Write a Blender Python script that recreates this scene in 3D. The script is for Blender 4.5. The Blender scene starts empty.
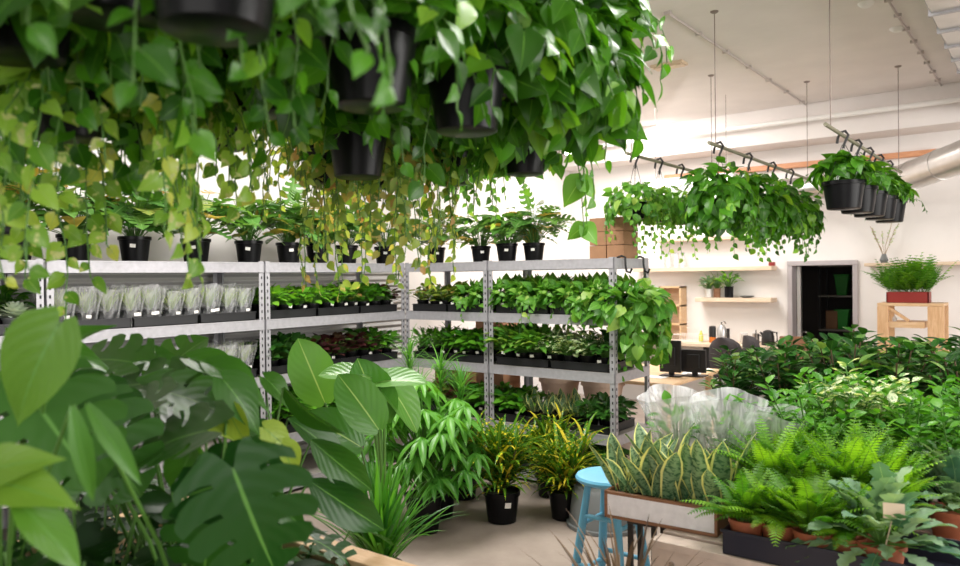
import bpy, math, random
import numpy as np
from mathutils import Vector, Matrix, Euler
PI = math.pi
random.seed(7)
sc = bpy.context.scene
C = sc.collection

# ------------------------------------------------------------------ camera
FPX = 750.0
CAM = Vector((0, 0, 1.70))
YAW, PITCH, ROLL = math.radians(37.5), math.radians(-0.46), math.radians(-0.67)
camR = Matrix.Rotation(YAW, 3, 'Z') @ Matrix.Rotation(PI/2 + PITCH, 3, 'X') @ Matrix.Rotation(ROLL, 3, 'Z')
cd = bpy.data.cameras.new('camera'); cam = bpy.data.objects.new('camera', cd); C.objects.link(cam)
cam.matrix_world = Matrix.Translation(CAM) @ camR.to_4x4()
cd.sensor_width = 36; cd.lens = FPX*36/960
cd.clip_start = 0.02
cd.dof.use_dof = True; cd.dof.focus_distance = 4.2; cd.dof.aperture_fstop = 2.6
sc.camera = cam

# ------------------------------------------------------------------ light and exposure
w = bpy.data.worlds.new('daylight'); sc.world = w; w.use_nodes = True
bgn = w.node_tree.nodes['Background']
bgn.inputs[0].default_value = (1.0, 0.965, 0.93, 1); bgn.inputs[1].default_value = 0.6
def area(name, loc, target, sx, sy, power, col=(1, .97, .93)):
    l = bpy.data.lights.new(name, 'AREA'); l.shape = 'RECTANGLE'; l.size = sx; l.size_y = sy
    l.energy = power; l.color = col
    o = bpy.data.objects.new(name, l); C.objects.link(o); o.location = loc
    o.rotation_euler = (Vector(target)-Vector(loc)).to_track_quat('-Z', 'Y').to_euler()
    return o
area('window_light_right', (4.2, 4.6, 2.2), (-3, 4.4, 1.3), 5.0, 2.4, 250)
area('window_light_front', (1.0, -3.2, 2.2), (-2, 4, 1.4), 5.0, 2.4, 75)
area('fill_light_rack', (-3.4, 3.3, 3.5), (-3.4, 3.3, 0), 1.3, 1.3, 105)  # added fill over the racks, no ceiling lamp hangs there
area('fill_light_bench', (-0.4, 3.4, 3.5), (-0.4, 3.4, 0), 1.3, 1.3, 110)  # added overhead fill for the bench, without a fixture
area('fill_light_office', (-3.9, 7.6, 3.5), (-3.4, 7.9, 0), 2.2, 1.2, 105)  # unseen area light added to brighten the office from above
vs = sc.view_settings
vs.view_transform = 'Standard'; vs.look = 'None'; vs.gamma = 1; vs.use_curve_mapping = False
vs.exposure = 0.42

# ------------------------------------------------------------------ helpers
def at(px, py, d):
    """point seen at a pixel, at camera depth d"""
    return CAM + camR @ Vector(((px-480)/FPX*d, -(py-283)/FPX*d, -d))
def onz(px, py, z):
    r = camR @ Vector(((px-480)/FPX, -(py-283)/FPX, -1)); return CAM + r*((z-CAM.z)/r.z)
def ony(px, py, y):
    r = camR @ Vector(((px-480)/FPX, -(py-283)/FPX, -1)); return CAM + r*(y/r.y)
def onx(px, py, x):
    r = camR @ Vector(((px-480)/FPX, -(py-283)/FPX, -1)); return CAM + r*(x/r.x)

def tag(o, label=None, cat=None, group=None, kind=None):
    if label: o['label'] = label
    if cat: o['category'] = cat
    if group: o['group'] = group
    if kind: o['kind'] = kind
    return o
def thing(name, label, cat, loc=(0, 0, 0), rz=0, group=None, sc_=1.0):
    o = bpy.data.objects.new(name, None); C.objects.link(o); o.empty_display_size = .05
    o.location = loc; o.rotation_euler = (0, 0, rz); o.scale = (sc_,)*3
    return tag(o, label, cat, group)
def dup(root, loc, rz, label, group=None, s=1.0):
    r = root.copy(); C.objects.link(r); r.location = loc; r.rotation_euler = (0, 0, rz); r.scale = (s, s, s)
    r['label'] = label
    if group: r['group'] = group
    for ch in KIDS.get(root.name, []):
        c = ch.copy(); C.objects.link(c); c.parent = r
        for g in KIDS.get(ch.name, []):
            e = g.copy(); C.objects.link(e); e.parent = c
    return r
KIDS = {}
def set_parent(o, p):
    if p is not None:
        o.parent = p; KIDS.setdefault(p.name, []).append(o)

# ------------------------------------------------------------------ materials
MATS = {}
def nt(name):
    m = bpy.data.materials.new(name); m.use_nodes = True
    t = m.node_tree; b = t.nodes['Principled BSDF']; return m, t, b
def mat(name, col, rough=.6, metal=0, noise=0, nscale=20, bump=0, bscale=60, emit=0, alpha=1):
    if name in MATS: return MATS[name]
    m, t, b = nt(name)
    b.inputs['Base Color'].default_value = (*col, 1); b.inputs['Roughness'].default_value = rough
    b.inputs['Metallic'].default_value = metal
    tc = t.nodes.new('ShaderNodeTexCoord')
    if noise:
        n = t.nodes.new('ShaderNodeTexNoise'); n.inputs['Scale'].default_value = nscale; n.inputs['Detail'].default_value = 6
        t.links.new(tc.outputs['Object'], n.inputs['Vector'])
        r = t.nodes.new('ShaderNodeMapRange'); r.inputs[1].default_value = .3; r.inputs[2].default_value = .7
        r.inputs[3].default_value = 1-noise; r.inputs[4].default_value = 1+noise*.4
        t.links.new(n.outputs['Fac'], r.inputs[0])
        mx = t.nodes.new('ShaderNodeVectorMath'); mx.operation = 'SCALE'; mx.inputs[0].default_value = col
        t.links.new(r.outputs[0], mx.inputs['Scale']); t.links.new(mx.outputs[0], b.inputs['Base Color'])
    if bump:
        n2 = t.nodes.new('ShaderNodeTexNoise'); n2.inputs['Scale'].default_value = bscale; n2.inputs['Detail'].default_value = 5
        t.links.new(tc.outputs['Object'], n2.inputs['Vector'])
        bp = t.nodes.new('ShaderNodeBump'); bp.inputs['Strength'].default_value = bump; bp.inputs['Distance'].default_value = .01
        t.links.new(n2.outputs['Fac'], bp.inputs['Height']); t.links.new(bp.outputs[0], b.inputs['Normal'])
    if emit:
        b.inputs['Emission Color'].default_value = (*col, 1); b.inputs['Emission Strength'].default_value = emit
    if alpha < 1: b.inputs['Alpha'].default_value = alpha
    MATS[name] = m; return m
def wood(name, c1, c2, scale=6, axis='X', rough=.55):
    if name in MATS: return MATS[name]
    m, t, b = nt(name)
    tc = t.nodes.new('ShaderNodeTexCoord'); mp = t.nodes.new('ShaderNodeMapping')
    s = {'X': (1, 8, 8), 'Y': (8, 1, 8), 'Z': (8, 8, 1)}[axis]; mp.inputs['Scale'].default_value = s
    n = t.nodes.new('ShaderNodeTexNoise'); n.inputs['Scale'].default_value = scale; n.inputs['Detail'].default_value = 8; n.inputs['Distortion'].default_value = 1.2
    r = t.nodes.new('ShaderNodeValToRGB'); r.color_ramp.elements[0].color = (*c1, 1); r.color_ramp.elements[1].color = (*c2, 1)
    r.color_ramp.elements[0].position = .35; r.color_ramp.elements[1].position = .68
    t.links.new(tc.outputs['Object'], mp.inputs[0]); t.links.new(mp.outputs[0], n.inputs['Vector'])
    t.links.new(n.outputs['Fac'], r.inputs[0]); t.links.new(r.outputs[0], b.inputs['Base Color'])
    b.inputs['Roughness'].default_value = rough; MATS[name] = m; return m
def leaf(name, c1, c2, rib=None, edge=None, edge_w=.72, band=None, blotch=None, blotch_amt=.5, rough=.38, trans=.35, veins=0, c3=None):
    """c1..c2 tone between leaves; rib midrib; edge margin; band cross banding; blotch spots; veins = relief"""
    if name in MATS: return MATS[name]
    m, t, b = nt(name); N = t.nodes; L = t.links
    a = N.new('ShaderNodeAttribute'); a.attribute_name = 'tone'
    rp = N.new('ShaderNodeValToRGB'); rp.color_ramp.elements[0].color = (*c1, 1); rp.color_ramp.elements[1].color = (*c2, 1)
    if c3: e = rp.color_ramp.elements.new(.86); e.color = (*c2, 1); rp.color_ramp.elements[-1].color = (*c3, 1)
    L.new(a.outputs['Fac'], rp.inputs[0]); col = rp.outputs[0]
    uv = N.new('ShaderNodeUVMap'); sp = N.new('ShaderNodeSeparateXYZ'); L.new(uv.outputs[0], sp.inputs[0])
    au = N.new('ShaderNodeMath'); au.operation = 'SUBTRACT'; au.inputs[1].default_value = .5; L.new(sp.outputs['X'], au.inputs[0])
    ab = N.new('ShaderNodeMath'); ab.operation = 'ABSOLUTE'; L.new(au.outputs[0], ab.inputs[0])   # 0 mid .. .5 edge
    tc = N.new('ShaderNodeTexCoord')
    def mix(fac, c, cin):
        x = N.new('ShaderNodeMixRGB'); x.inputs[2].default_value = (*c, 1); L.new(fac, x.inputs[0]); L.new(cin, x.inputs[1]); return x.outputs[0]
    def rng(src, lo, hi, o0=0., o1=1.):
        r = N.new('ShaderNodeMapRange'); r.inputs[1].default_value = lo; r.inputs[2].default_value = hi; r.inputs[3].default_value = o0; r.inputs[4].default_value = o1
        L.new(src, r.inputs[0]); return r.outputs[0]
    if band:
        mp = N.new('ShaderNodeMapping'); mp.inputs['Scale'].default_value = (2.2, 13, 1); L.new(uv.outputs[0], mp.inputs[0])
        n = N.new('ShaderNodeTexNoise'); n.inputs['Scale'].default_value = 1.6; n.inputs['Detail'].default_value = 3; n.inputs['Distortion'].default_value = .6
        L.new(mp.outputs[0], n.inputs['Vector']); col = mix(rng(n.outputs['Fac'], .45, .6), band, col)
    if blotch:
        n = N.new('ShaderNodeTexNoise'); n.inputs['Scale'].default_value = 38; n.inputs['Detail'].default_value = 2
        L.new(tc.outputs['Object'], n.inputs['Vector']); col = mix(rng(n.outputs['Fac'], .62-.2*blotch_amt, .66-.2*blotch_amt), blotch, col)
    if rib: col = mix(rng(ab.outputs[0], .006, .022, 1, 0), rib, col)
    if edge: col = mix(rng(ab.outputs[0], edge_w*.5, edge_w*.5+.03), edge, col)
    L.new(col, b.inputs['Base Color']); b.inputs['Roughness'].default_value = rough
    b.inputs['Specular IOR Level'].default_value = .4
    if veins:
        v = N.new('ShaderNodeMath'); v.operation = 'MULTIPLY_ADD'; v.inputs[1].default_value = -.9; L.new(ab.outputs[0], v.inputs[0]); L.new(sp.outputs['Y'], v.inputs[2])
        w1 = N.new('ShaderNodeMath'); w1.operation = 'MULTIPLY'; w1.inputs[1].default_value = 44.; L.new(v.outputs[0], w1.inputs[0])
        s1 = N.new('ShaderNodeMath'); s1.operation = 'SINE'; L.new(w1.outputs[0], s1.inputs[0])
        bp = N.new('ShaderNodeBump'); bp.inputs['Strength'].default_value = veins; bp.inputs['Distance'].default_value = .004
        L.new(s1.outputs[0], bp.inputs['Height']); L.new(bp.outputs[0], b.inputs['Normal'])
    tr = N.new('ShaderNodeBsdfTranslucent'); hs = N.new('ShaderNodeMixRGB'); hs.blend_type = 'MULTIPLY'; hs.inputs[0].default_value = 1
    hs.inputs[2].default_value = (1.9, 1.75, .8, 1); L.new(col, hs.inputs[1]); L.new(hs.outputs[0], tr.inputs[0])
    ms = N.new('ShaderNodeMixShader'); ms.inputs[0].default_value = trans
    L.new(b.outputs[0], ms.inputs[1]); L.new(tr.outputs[0], ms.inputs[2]); L.new(ms.outputs[0], N['Material Output'].inputs[0])
    MATS[name] = m; return m

M_POTHOS = leaf('pothos_leaf', (.018, .085, .006), (.08, .27, .015), rib=(.13, .33, .04), rough=.33, trans=.34, c3=(.22, .45, .04))
M_POTHOS2 = leaf('pale_pothos_leaf', (.10, .26, .02), (.30, .50, .06), rib=(.3, .45, .12), blotch=(.5, .55, .22), blotch_amt=.1, c3=(.58, .60, .12))
M_TRAD = leaf('bronze_vine_leaf', (.09, .18, .03), (.34, .46, .09), blotch=(.45, .38, .14), blotch_amt=.1, c3=(.42, .22, .10), trans=.4)
M_MONST = leaf('monstera_leaf', (.010, .06, .010), (.07, .22, .02), rib=(.12, .30, .06), rough=.36, trans=.25, veins=.08, c3=(.34, .46, .06))
M_BANANA = leaf('paradise_leaf', (.02, .11, .015), (.11, .28, .045), rib=(.30, .45, .15), rough=.32, trans=.3, veins=.12)
M_SNAKE = leaf('snake_leaf', (.14, .25, .12), (.24, .35, .19), band=(.03, .10, .04), edge=(.68, .68, .24), edge_w=.76, rough=.35, trans=.12)
M_CROTON = leaf('croton_leaf', (.02, .10, .008), (.10, .26, .015), rib=(.55, .52, .03), blotch=(.72, .60, .03), blotch_amt=.12, rough=.3, trans=.2, c3=(.75, .6, .05))
M_DRAC = leaf('grass_leaf', (.05, .20, .03), (.16, .40, .06), rough=.4, trans=.3)
M_PALM = leaf('palm_grass_leaf', (.02, .12, .012), (.10, .32, .03), rough=.4, trans=.3)
M_SPIKE = leaf('bronze_spike_leaf', (.05, .03, .02), (.16, .10, .05), rough=.45, trans=.1)
M_SHEFF = leaf('umbrella_leaf', (.03, .16, .02), (.16, .42, .05), rib=(.25, .45, .1), rough=.33, trans=.3)
M_FERN = leaf('fern_leaf', (.04, .17, .008), (.20, .42, .022), rough=.5, trans=.38)
M_BLUE = leaf('blue_fern_leaf', (.06, .17, .10), (.24, .38, .22), rib=(.25, .4, .2), rough=.5, trans=.25)
M_LAUREL = leaf('laurel_leaf', (.005, .034, .007), (.028, .12, .014), rib=(.08, .2, .04), rough=.28, trans=.2, c3=(.18, .30, .08))
M_LIME = leaf('lime_leaf', (.07, .26, .02), (.20, .45, .04), rough=.4, trans=.4)
M_MID = leaf('green_leaf', (.025, .13, .010), (.11, .32, .022), rough=.38, trans=.32)
M_SHADE = leaf('shade_darkened_leaf', (.004, .024, .004), (.02, .08, .010), rough=.45, trans=.2)  # leaf green taken near black to stand in for shade under monsteras
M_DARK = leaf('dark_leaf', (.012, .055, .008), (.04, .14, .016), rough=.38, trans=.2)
M_RED = leaf('burgundy_leaf', (.03, .010, .012), (.08, .022, .024), rough=.4, trans=.3, c3=(.08, .2, .04))
M_PALE = leaf('pale_leaf', (.24, .36, .18), (.5, .58, .36), rough=.45, trans=.3)
M_VARI = leaf('white_speckled_leaf', (.10, .22, .07), (.25, .38, .16), blotch=(.6, .66, .45), blotch_amt=.6, rough=.4, trans=.3)
M_BRONZE = leaf('olive_leaf', (.06, .14, .02), (.25, .33, .05), rough=.4, trans=.3, c3=(.35, .13, .06))
M_PHILO = leaf('philodendron_leaf', (.035, .13, .02), (.15, .32, .07), rib=(.2, .35, .12), rough=.32, trans=.3, c3=(.5, .28, .06))
M_SUCC = leaf('succulent_leaf', (.42, .52, .42), (.6, .68, .55), rough=.6, trans=.1)
M_STEM = mat('green_stem', (.08, .20, .03), .5)
M_BROWN = mat('brown_stem', (.10, .06, .03), .7)
M_TWIG = mat('pale_twig', (.38, .28, .18), .7)
M_POT = mat('black_plastic', (.005, .005, .006), .3)
M_TRAY = mat('tray_plastic', (.012, .012, .014), .4)
M_POT.node_tree.nodes['Principled BSDF'].inputs['Specular IOR Level'].default_value = .16
M_SOIL = mat('potting_soil', (.025, .016, .010), .95, noise=.5, nscale=60, bump=.6)
M_TERRA = mat('terracotta', (.38, .105, .045), .7, noise=.2, nscale=15)
M_TAG = mat('white_tag', (.85, .83, .80), .6)
M_KRAFT = mat('tan_tag', (.72, .56, .42), .7)
M_GALV = mat('galvanised_steel', (.44, .43, .46), .42, metal=.35, noise=.12, nscale=30)
M_GALVD = mat('painted_steel_green', (.10, .12, .10), .5)
M_HOLE = mat('dark_slot', (.03, .03, .035), .8)
M_BOARD = mat('shelf_board', (.30, .27, .24), .8, noise=.2, nscale=40)
M_WALL = mat('painted_wall', (.80, .765, .745), .85, noise=.04, nscale=3, bump=.05, bscale=30)
M_CEIL = mat('ceiling_paint', (.76, .71, .69), .9, noise=.06, nscale=2.5, bump=.25, bscale=14)
M_FRAME = mat('door_frame_paint', (.44, .40, .41), .5)
M_WHITE = mat('white_paint', (.80, .78, .76), .45)
M_DUCT = mat('duct_metal', (.62, .60, .58), .28, metal=.85, noise=.1, nscale=8)
M_PINE = wood('pine_wood', (.60, .38, .20), (.74, .52, .32))
M_PINEZ = wood('pine_wood_upright', (.58, .34, .17), (.72, .48, .28), axis='Z')
M_PALE_W = wood('pale_shelf_wood', (.66, .50, .36), (.76, .61, .46))
M_DARKW = wood('brown_wood', (.20, .09, .045), (.30, .14, .07))
M_CARD = mat('cardboard', (.36, .19, .10), .8, noise=.12, nscale=12)
M_BLACK = mat('matte_black', (.010, .009, .010), .5)
M_GREY = mat('grey_fabric', (.035, .028, .030), .85)
M_BLUE_P = mat('blue_paint', (.13, .42, .62), .38, noise=.08, nscale=10)
M_CHROME = mat('steel', (.6, .6, .6), .25, metal=1)
M_RED_P = mat('red_planter_paint', (.26, .022, .018), .45)
M_WIRE = mat('wire', (.22, .17, .15), .6)
M_GREEN_P = mat('green_plastic', (.02, .32, .03), .4)
M_GPOT = mat('grey_plastic', (.14, .15, .15), .5)

def sleeve_mat(lo=.04, hi=.5):
    m, t, b = nt('clear_plastic'); N = t.nodes; L = t.links
    b.inputs['Base Color'].default_value = (.85, .86, .88, 1); b.inputs['Roughness'].default_value = .18
    tr = N.new('ShaderNodeBsdfTransparent'); ms = N.new('ShaderNodeMixShader')
    n = N.new('ShaderNodeTexNoise'); n.inputs['Scale'].default_value = 14; n.inputs['Detail'].default_value = 4; n.inputs['Distortion'].default_value = 2.
    tc = N.new('ShaderNodeTexCoord'); mp = N.new('ShaderNodeMapping'); mp.inputs['Scale'].default_value = (1, 1, .25)
    L.new(tc.outputs['Object'], mp.inputs[0]); L.new(mp.outputs[0], n.inputs['Vector'])
    r = N.new('ShaderNodeMapRange'); r.inputs[1].default_value = .42; r.inputs[2].default_value = .72; r.inputs[3].default_value = lo; r.inputs[4].default_value = hi
    L.new(n.outputs['Fac'], r.inputs[0]); L.new(r.outputs[0], ms.inputs[0])
    bp = N.new('ShaderNodeBump'); bp.inputs['Strength'].default_value = .6; bp.inputs['Distance'].default_value = .02
    L.new(n.outputs['Fac'], bp.inputs['Height']); L.new(bp.outputs[0], b.inputs['Normal'])
    L.new(tr.outputs[0], ms.inputs[1]); L.new(b.outputs[0], ms.inputs[2]); L.new(ms.outputs[0], N['Material Output'].inputs[0])
    return m
M_SLEEVE = sleeve_mat(); M_SLEEVE2 = sleeve_mat(.30, .8)
def floor_mat():
    m, t, b = nt('concrete_floor'); N = t.nodes; L = t.links
    tc = N.new('ShaderNodeTexCoord')
    n = N.new('ShaderNodeTexNoise'); n.inputs['Scale'].default_value = 1.6; n.inputs['Detail'].default_value = 9; n.inputs['Roughness'].default_value = .65
    L.new(tc.outputs['Object'], n.inputs['Vector'])
    r = N.new('ShaderNodeValToRGB'); r.color_ramp.elements[0].color = (.27, .215, .18, 1); r.color_ramp.elements[1].color = (.43, .36, .31, 1)
    r.color_ramp.elements[0].position = .3; r.color_ramp.elements[1].position = .7
    L.new(n.outputs['Fac'], r.inputs[0]); L.new(r.outputs[0], b.inputs['Base Color'])
    b.inputs['Roughness'].default_value = .55
    return m
M_FLOOR = floor_mat()
def slat_mat():
    m, t, b = nt('ribbed_white_cladding'); N = t.nodes; L = t.links
    b.inputs['Base Color'].default_value = (.60, .585, .57, 1); b.inputs['Roughness'].default_value = .6
    tc = N.new('ShaderNodeTexCoord'); sp = N.new('ShaderNodeSeparateXYZ'); L.new(tc.outputs['Object'], sp.inputs[0])
    mu = N.new('ShaderNodeMath'); mu.operation = 'MULTIPLY'; mu.inputs[1].default_value = 105.; L.new(sp.outputs['Z'], mu.inputs[0])
    s = N.new('ShaderNodeMath'); s.operation = 'SINE'; L.new(mu.outputs[0], s.inputs[0])
    bp = N.new('ShaderNodeBump'); bp.inputs['Strength'].default_value = .7; bp.inputs['Distance'].default_value = .02
    L.new(s.outputs[0], bp.inputs['Height']); L.new(bp.outputs[0], b.inputs['Normal'])
    return m
M_SLAT = slat_mat()

# ------------------------------------------------------------------ mesh builder for hard things
class MB:
    def __init__(s): s.v = []; s.f = []; s.mi = []
    def _add(s, vs, fs, m=0):
        o = len(s.v); s.v += [tuple(v) for v in vs]; s.f += [tuple(i+o for i in f) for f in fs]; s.mi += [m]*len(fs); return s
    def box(s, c, d, rz=0, rx=0, ry=0, m=0):
        R = Euler((rx, ry, rz)).to_matrix(); c = Vector(c); vs = []
        for z in (-.5, .5):
            for y in (-.5, .5):
                for x in (-.5, .5): vs.append(c + R @ Vector((x*d[0], y*d[1], z*d[2])))
        return s._add(vs, [(0, 2, 3, 1), (4, 5, 7, 6), (0, 1, 5, 4), (2, 6, 7, 3), (0, 4, 6, 2), (1, 3, 7, 5)], m)
    def b2(s, a, b, m=0):
        a = Vector(a); b = Vector(b); return s.box((a+b)/2, (abs(b.x-a.x), abs(b.y-a.y), abs(b.z-a.z)), m=m)
    def bar(s, a, b, w_, h_, m=0):
        a = Vector(a); b = Vector(b); d = b-a; q = d.to_track_quat('Y', 'Z').to_matrix(); vs = []
        for p in (a, b):
            for x, z in ((-.5, -.5), (.5, -.5), (.5, .5), (-.5, .5)): vs.append(p + q @ Vector((x*w_, 0, z*h_)))
        return s._add(vs, [(0, 1, 2, 3), (7, 6, 5, 4), (0, 4, 5, 1), (1, 5, 6, 2), (2, 6, 7, 3), (3, 7, 4, 0)], m)
    def tube(s, pts, r, n=8, m=0):
        pts = [Vector(p) for p in pts]; vs = []; k = len(pts); rr = r if isinstance(r, (list, tuple)) else [r]*k
        ref = Vector((0.13, .21, 1)).normalized()
        for i, p in enumerate(pts):
            d = (pts[min(i+1, k-1)]-pts[max(i-1, 0)]).normalized()
            a = d.cross(ref); a = a.normalized() if a.length > 1e-3 else Vector((1, 0, 0)); b = d.cross(a)
            for j in range(n): t = 2*PI*j/n; vs.append(p + (a*math.cos(t)+b*math.sin(t))*rr[i])
        fs = [(i*n+j, i*n+(j+1) % n, (i+1)*n+(j+1) % n, (i+1)*n+j) for i in range(k-1) for j in range(n)]
        fs += [tuple(range(n-1, -1, -1)), tuple(range((k-1)*n, k*n))]
        return s._add(vs, fs, m)
    def lathe(s, prof, c=(0, 0, 0), n=24, m=0, cap=True, sx=1, sy=1):
        vs = []; c = Vector(c)
        for r, z in prof:
            for j in range(n): t = 2*PI*j/n; vs.append(c + Vector((r*math.cos(t)*sx, r*math.sin(t)*sy, z)))
        k = len(prof)
        fs = [(i*n+j, i*n+(j+1) % n, (i+1)*n+(j+1) % n, (i+1)*n+j) for i in range(k-1) for j in range(n)]
        if cap: fs += [tuple(range(n-1, -1, -1)), tuple(range((k-1)*n, k*n))]
        return s._add(vs, fs, m)
    def build(s, name, mats, parent=None, smooth=False, bevel=0, loc=None):
        if not isinstance(mats, (list, tuple)): mats = [mats]
        me = bpy.data.meshes.new(name); me.from_pydata(s.v, [], s.f)
        for m in mats: me.materials.append(m)
        me.polygons.foreach_set('material_index', s.mi)
        if smooth:
            me.polygons.foreach_set('use_smooth', [True]*len(me.polygons))
            me.set_sharp_from_angle(angle=math.radians(38))
        me.update()
        o = bpy.data.objects.new(name, me); C.objects.link(o); set_parent(o, parent)
        if loc is not None: o.location = loc
        if bevel:
            bm_ = o.modifiers.new('bevel', 'BEVEL'); bm_.width = bevel; bm_.segments = 2; bm_.limit_method = 'ANGLE'
        return o
def struct(name, mb, m, **k): return tag(mb.build(name, m, **k), kind='structure')

# ------------------------------------------------------------------ leaves
def tpl(prof, W, nu=4, nv=7, back=0., fwd=.0, fold=.12, droop=.25, wave=0., split=0):
    """one leaf along +Y, length 1, facing +Z.  prof = [(v, w)].  split>0 cuts fingers as a monstera leaf has"""
    vs = []; uv = []; xs = [p[0] for p in prof]; ws = [p[1] for p in prof]
    for j in range(nv+1):
        v = j/nv; w_ = float(np.interp(v, xs, ws))*W
        for i in range(nu+1):
            u = -1+2*i/nu; a = abs(u)
            w2 = w_
            if split: fr = (v*split) % 1; w2 = w_*(1-.10*(2*fr-1)**2)
            y = v - back*math.sin(PI*a*.75)*(1-v)**2 + fwd*a*a*v*(1-v)
            z = -fold*a*w2*0 + fold*a*w_ - droop*v*v + wave*math.sin(v*9+u*2)*a*W*.3
            vs.append((u*w2, y, z)); uv.append((u*.5+.5, v))
    fs = []
    for j in range(nv):
        for i in range(nu):
            if split:
                um = abs(-1+2*(i+.5)/nu)
                per = nv//split
                if um > .44 and j % per == per-1 and 1 < j < nv-3: continue
            a = j*(nu+1)+i; fs.append((a, a+1, a+nu+2, a+nu+1))
    return np.array(vs, float), np.array(fs, int), np.array(uv, float)
HEARTP = [(0, .42), (.1, .8), (.25, 1), (.42, .93), (.6, .68), (.78, .36), (.92, .1), (1, 0)]
OVALP = [(0, .12), (.12, .55), (.3, .9), (.5, 1), (.7, .82), (.88, .4), (1, 0)]
LANCEP = [(0, .25), (.15, .6), (.4, 1), (.7, .75), (.9, .32), (1, 0)]
STRAPP = [(0, .6), (.3, 1), (.7, .8), (.92, .35), (1, 0)]
T_HEART = tpl(HEARTP, .46, 6, 8, back=.19, fold=.20, droop=.34, wave=.12)
T_HEARTLO = tpl(HEARTP, .38, 4, 5, back=.15, fold=.2, droop=.22)
T_OVAL = tpl(OVALP, .30, 4, 6, fold=.2, droop=.22)
T_OVALLO = tpl(OVALP, .30, 2, 4, fold=.25, droop=.2)
T_ROUND = tpl(OVALP, .42, 4, 4, fold=.15, droop=.15)
T_LANCE = tpl(LANCEP, .13, 2, 6, fold=.4, droop=.35)
T_LANCEW = tpl(LANCEP, .17, 4, 7, fold=.3, droop=.3, wave=.3)
T_STRAP = tpl(STRAPP, .035, 2, 8, fold=.5, droop=.55)
T_SNAKE = tpl([(0, .55), (.25, .85), (.55, 1), (.8, .72), (.94, .3), (1, 0)], .13, 6, 9, fold=.45, droop=.0, wave=.45)
T_MONST = tpl([(0, .5), (.1, .86), (.28, 1), (.5, .95), (.7, .72), (.86, .42), (.96, .12), (1, 0)], .50, 10, 30, back=.22, fwd=.35, fold=.12, droop=.26, split=5)
T_MONSTLO = tpl([(0, .5), (.1, .86), (.28, 1), (.5, .95), (.7, .72), (.86, .42), (1, 0)], .46, 6, 15, back=.2, fwd=.3, fold=.15, droop=.26, split=5)
T_BAN = tpl([(0, .3), (.1, .72), (.3, 1), (.6, .96), (.82, .66), (.94, .3), (1, 0)], .27, 6, 14, back=.04, fwd=.15, fold=.3, droop=.22, wave=.12)
T_LEAFN = tpl(LANCEP, .10, 4, 8, fold=.4, droop=.15)
T_WIDE = tpl(HEARTP, .30, 6, 10, back=.12, fold=.3, droop=.35, wave=.15)
T_PADDLE = tpl(OVALP, .19, 6, 10, fold=.4, droop=.3, wave=.2)
T_PINNA = tpl([(0, .8), (.5, .8), (1, 0)], .17, 2, 2, fold=.2, droop=.15)
T_LOBED = tpl([(0, .25), (.12, .8), (.2, .45), (.34, 1), (.44, .5), (.58, .95), (.68, .42), (.8, .6), (1, 0)], .32, 4, 16, fwd=.4, fold=.15, droop=.3, wave=.4)

class Fol:
    def __init__(s): s.V = []; s.F = []; s.U = []; s.T = []; s.n = 0; s.M = []
    def leaf(s, t, p, d, nrm, size, tone, wid=1., m=0):
        y = Vector(d).normalized(); z = Vector(nrm); x = y.cross(z)
        if x.length < 1e-4: x = y.cross(Vector((.3, .5, .8)))
        x.normalize(); z = x.cross(y)
        R = np.array([[x.x*wid, y.x, z.x], [x.y*wid, y.y, z.y], [x.z*wid, y.z, z.z]])*size
        v, f, u = t
        s.V.append(v @ R.T + np.array(p)); s.F.append(f+s.n); s.U.append(u); s.T.append(np.full(len(v), tone)); s.n += len(v); s.M.append(np.full(len(f), m))
    def stem(s, pts, r, tone=.5, m=1, n=4):
        mb = MB(); mb.tube(pts, r, n); q = [f for f in mb.f if len(f) == 4]
        if n == 4: q = q[:-2]
        v = np.array(mb.v); s.V.append(v); s.F.append(np.array(q)+s.n); s.U.append(np.full((len(v), 2), .3)); s.T.append(np.full(len(v), tone)); s.n += len(v); s.M.append(np.full(len(q), m))
    def build(s, name, mats, parent=None, kind=None):
        V = np.concatenate(s.V); F = np.concatenate(s.F); U = np.concatenate(s.U); T = np.concatenate(s.T); Mi = np.concatenate(s.M)
        me = bpy.data.meshes.new(name)
        me.vertices.add(len(V)); me.vertices.foreach_set('co', V.ravel())
        me.loops.add(F.size); me.loops.foreach_set('vertex_index', F.ravel().astype(np.int32))
        me.polygons.add(len(F)); me.polygons.foreach_set('loop_start', np.arange(0, F.size, 4, dtype=np.int32))
        if not isinstance(mats, (list, tuple)): mats = [mats, M_STEM]
        for m in mats: me.materials.append(m)
        me.polygons.foreach_set('material_index', Mi.astype(np.int32))
        me.update(calc_edges=True); me.validate()
        me.polygons.foreach_set('use_smooth', np.ones(len(me.polygons), bool))
        ul = me.uv_layers.new(name='UVMap'); li = np.zeros(len(me.loops), np.int32); me.loops.foreach_get('vertex_index', li)
        ul.data.foreach_set('uv', U[li].ravel())
        a = me.attributes.new('tone', 'FLOAT', 'POINT'); a.data.foreach_set('value', T)
        o = bpy.data.objects.new(name, me); C.objects.link(o); set_parent(o, parent)
        if kind: o['kind'] = kind
        return o
def rnd(r, a, b): return a+(b-a)*r.random()
def rdir(r, zmin=-1, zmax=1):
    z = rnd(r, zmin, zmax); t = r.random()*2*PI; q = math.sqrt(max(0, 1-z*z)); return Vector((q*math.cos(t), q*math.sin(t), z))
def jit(r, a): return Vector((rnd(r, -a, a), rnd(r, -a, a), rnd(r, -a, a)))
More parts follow.
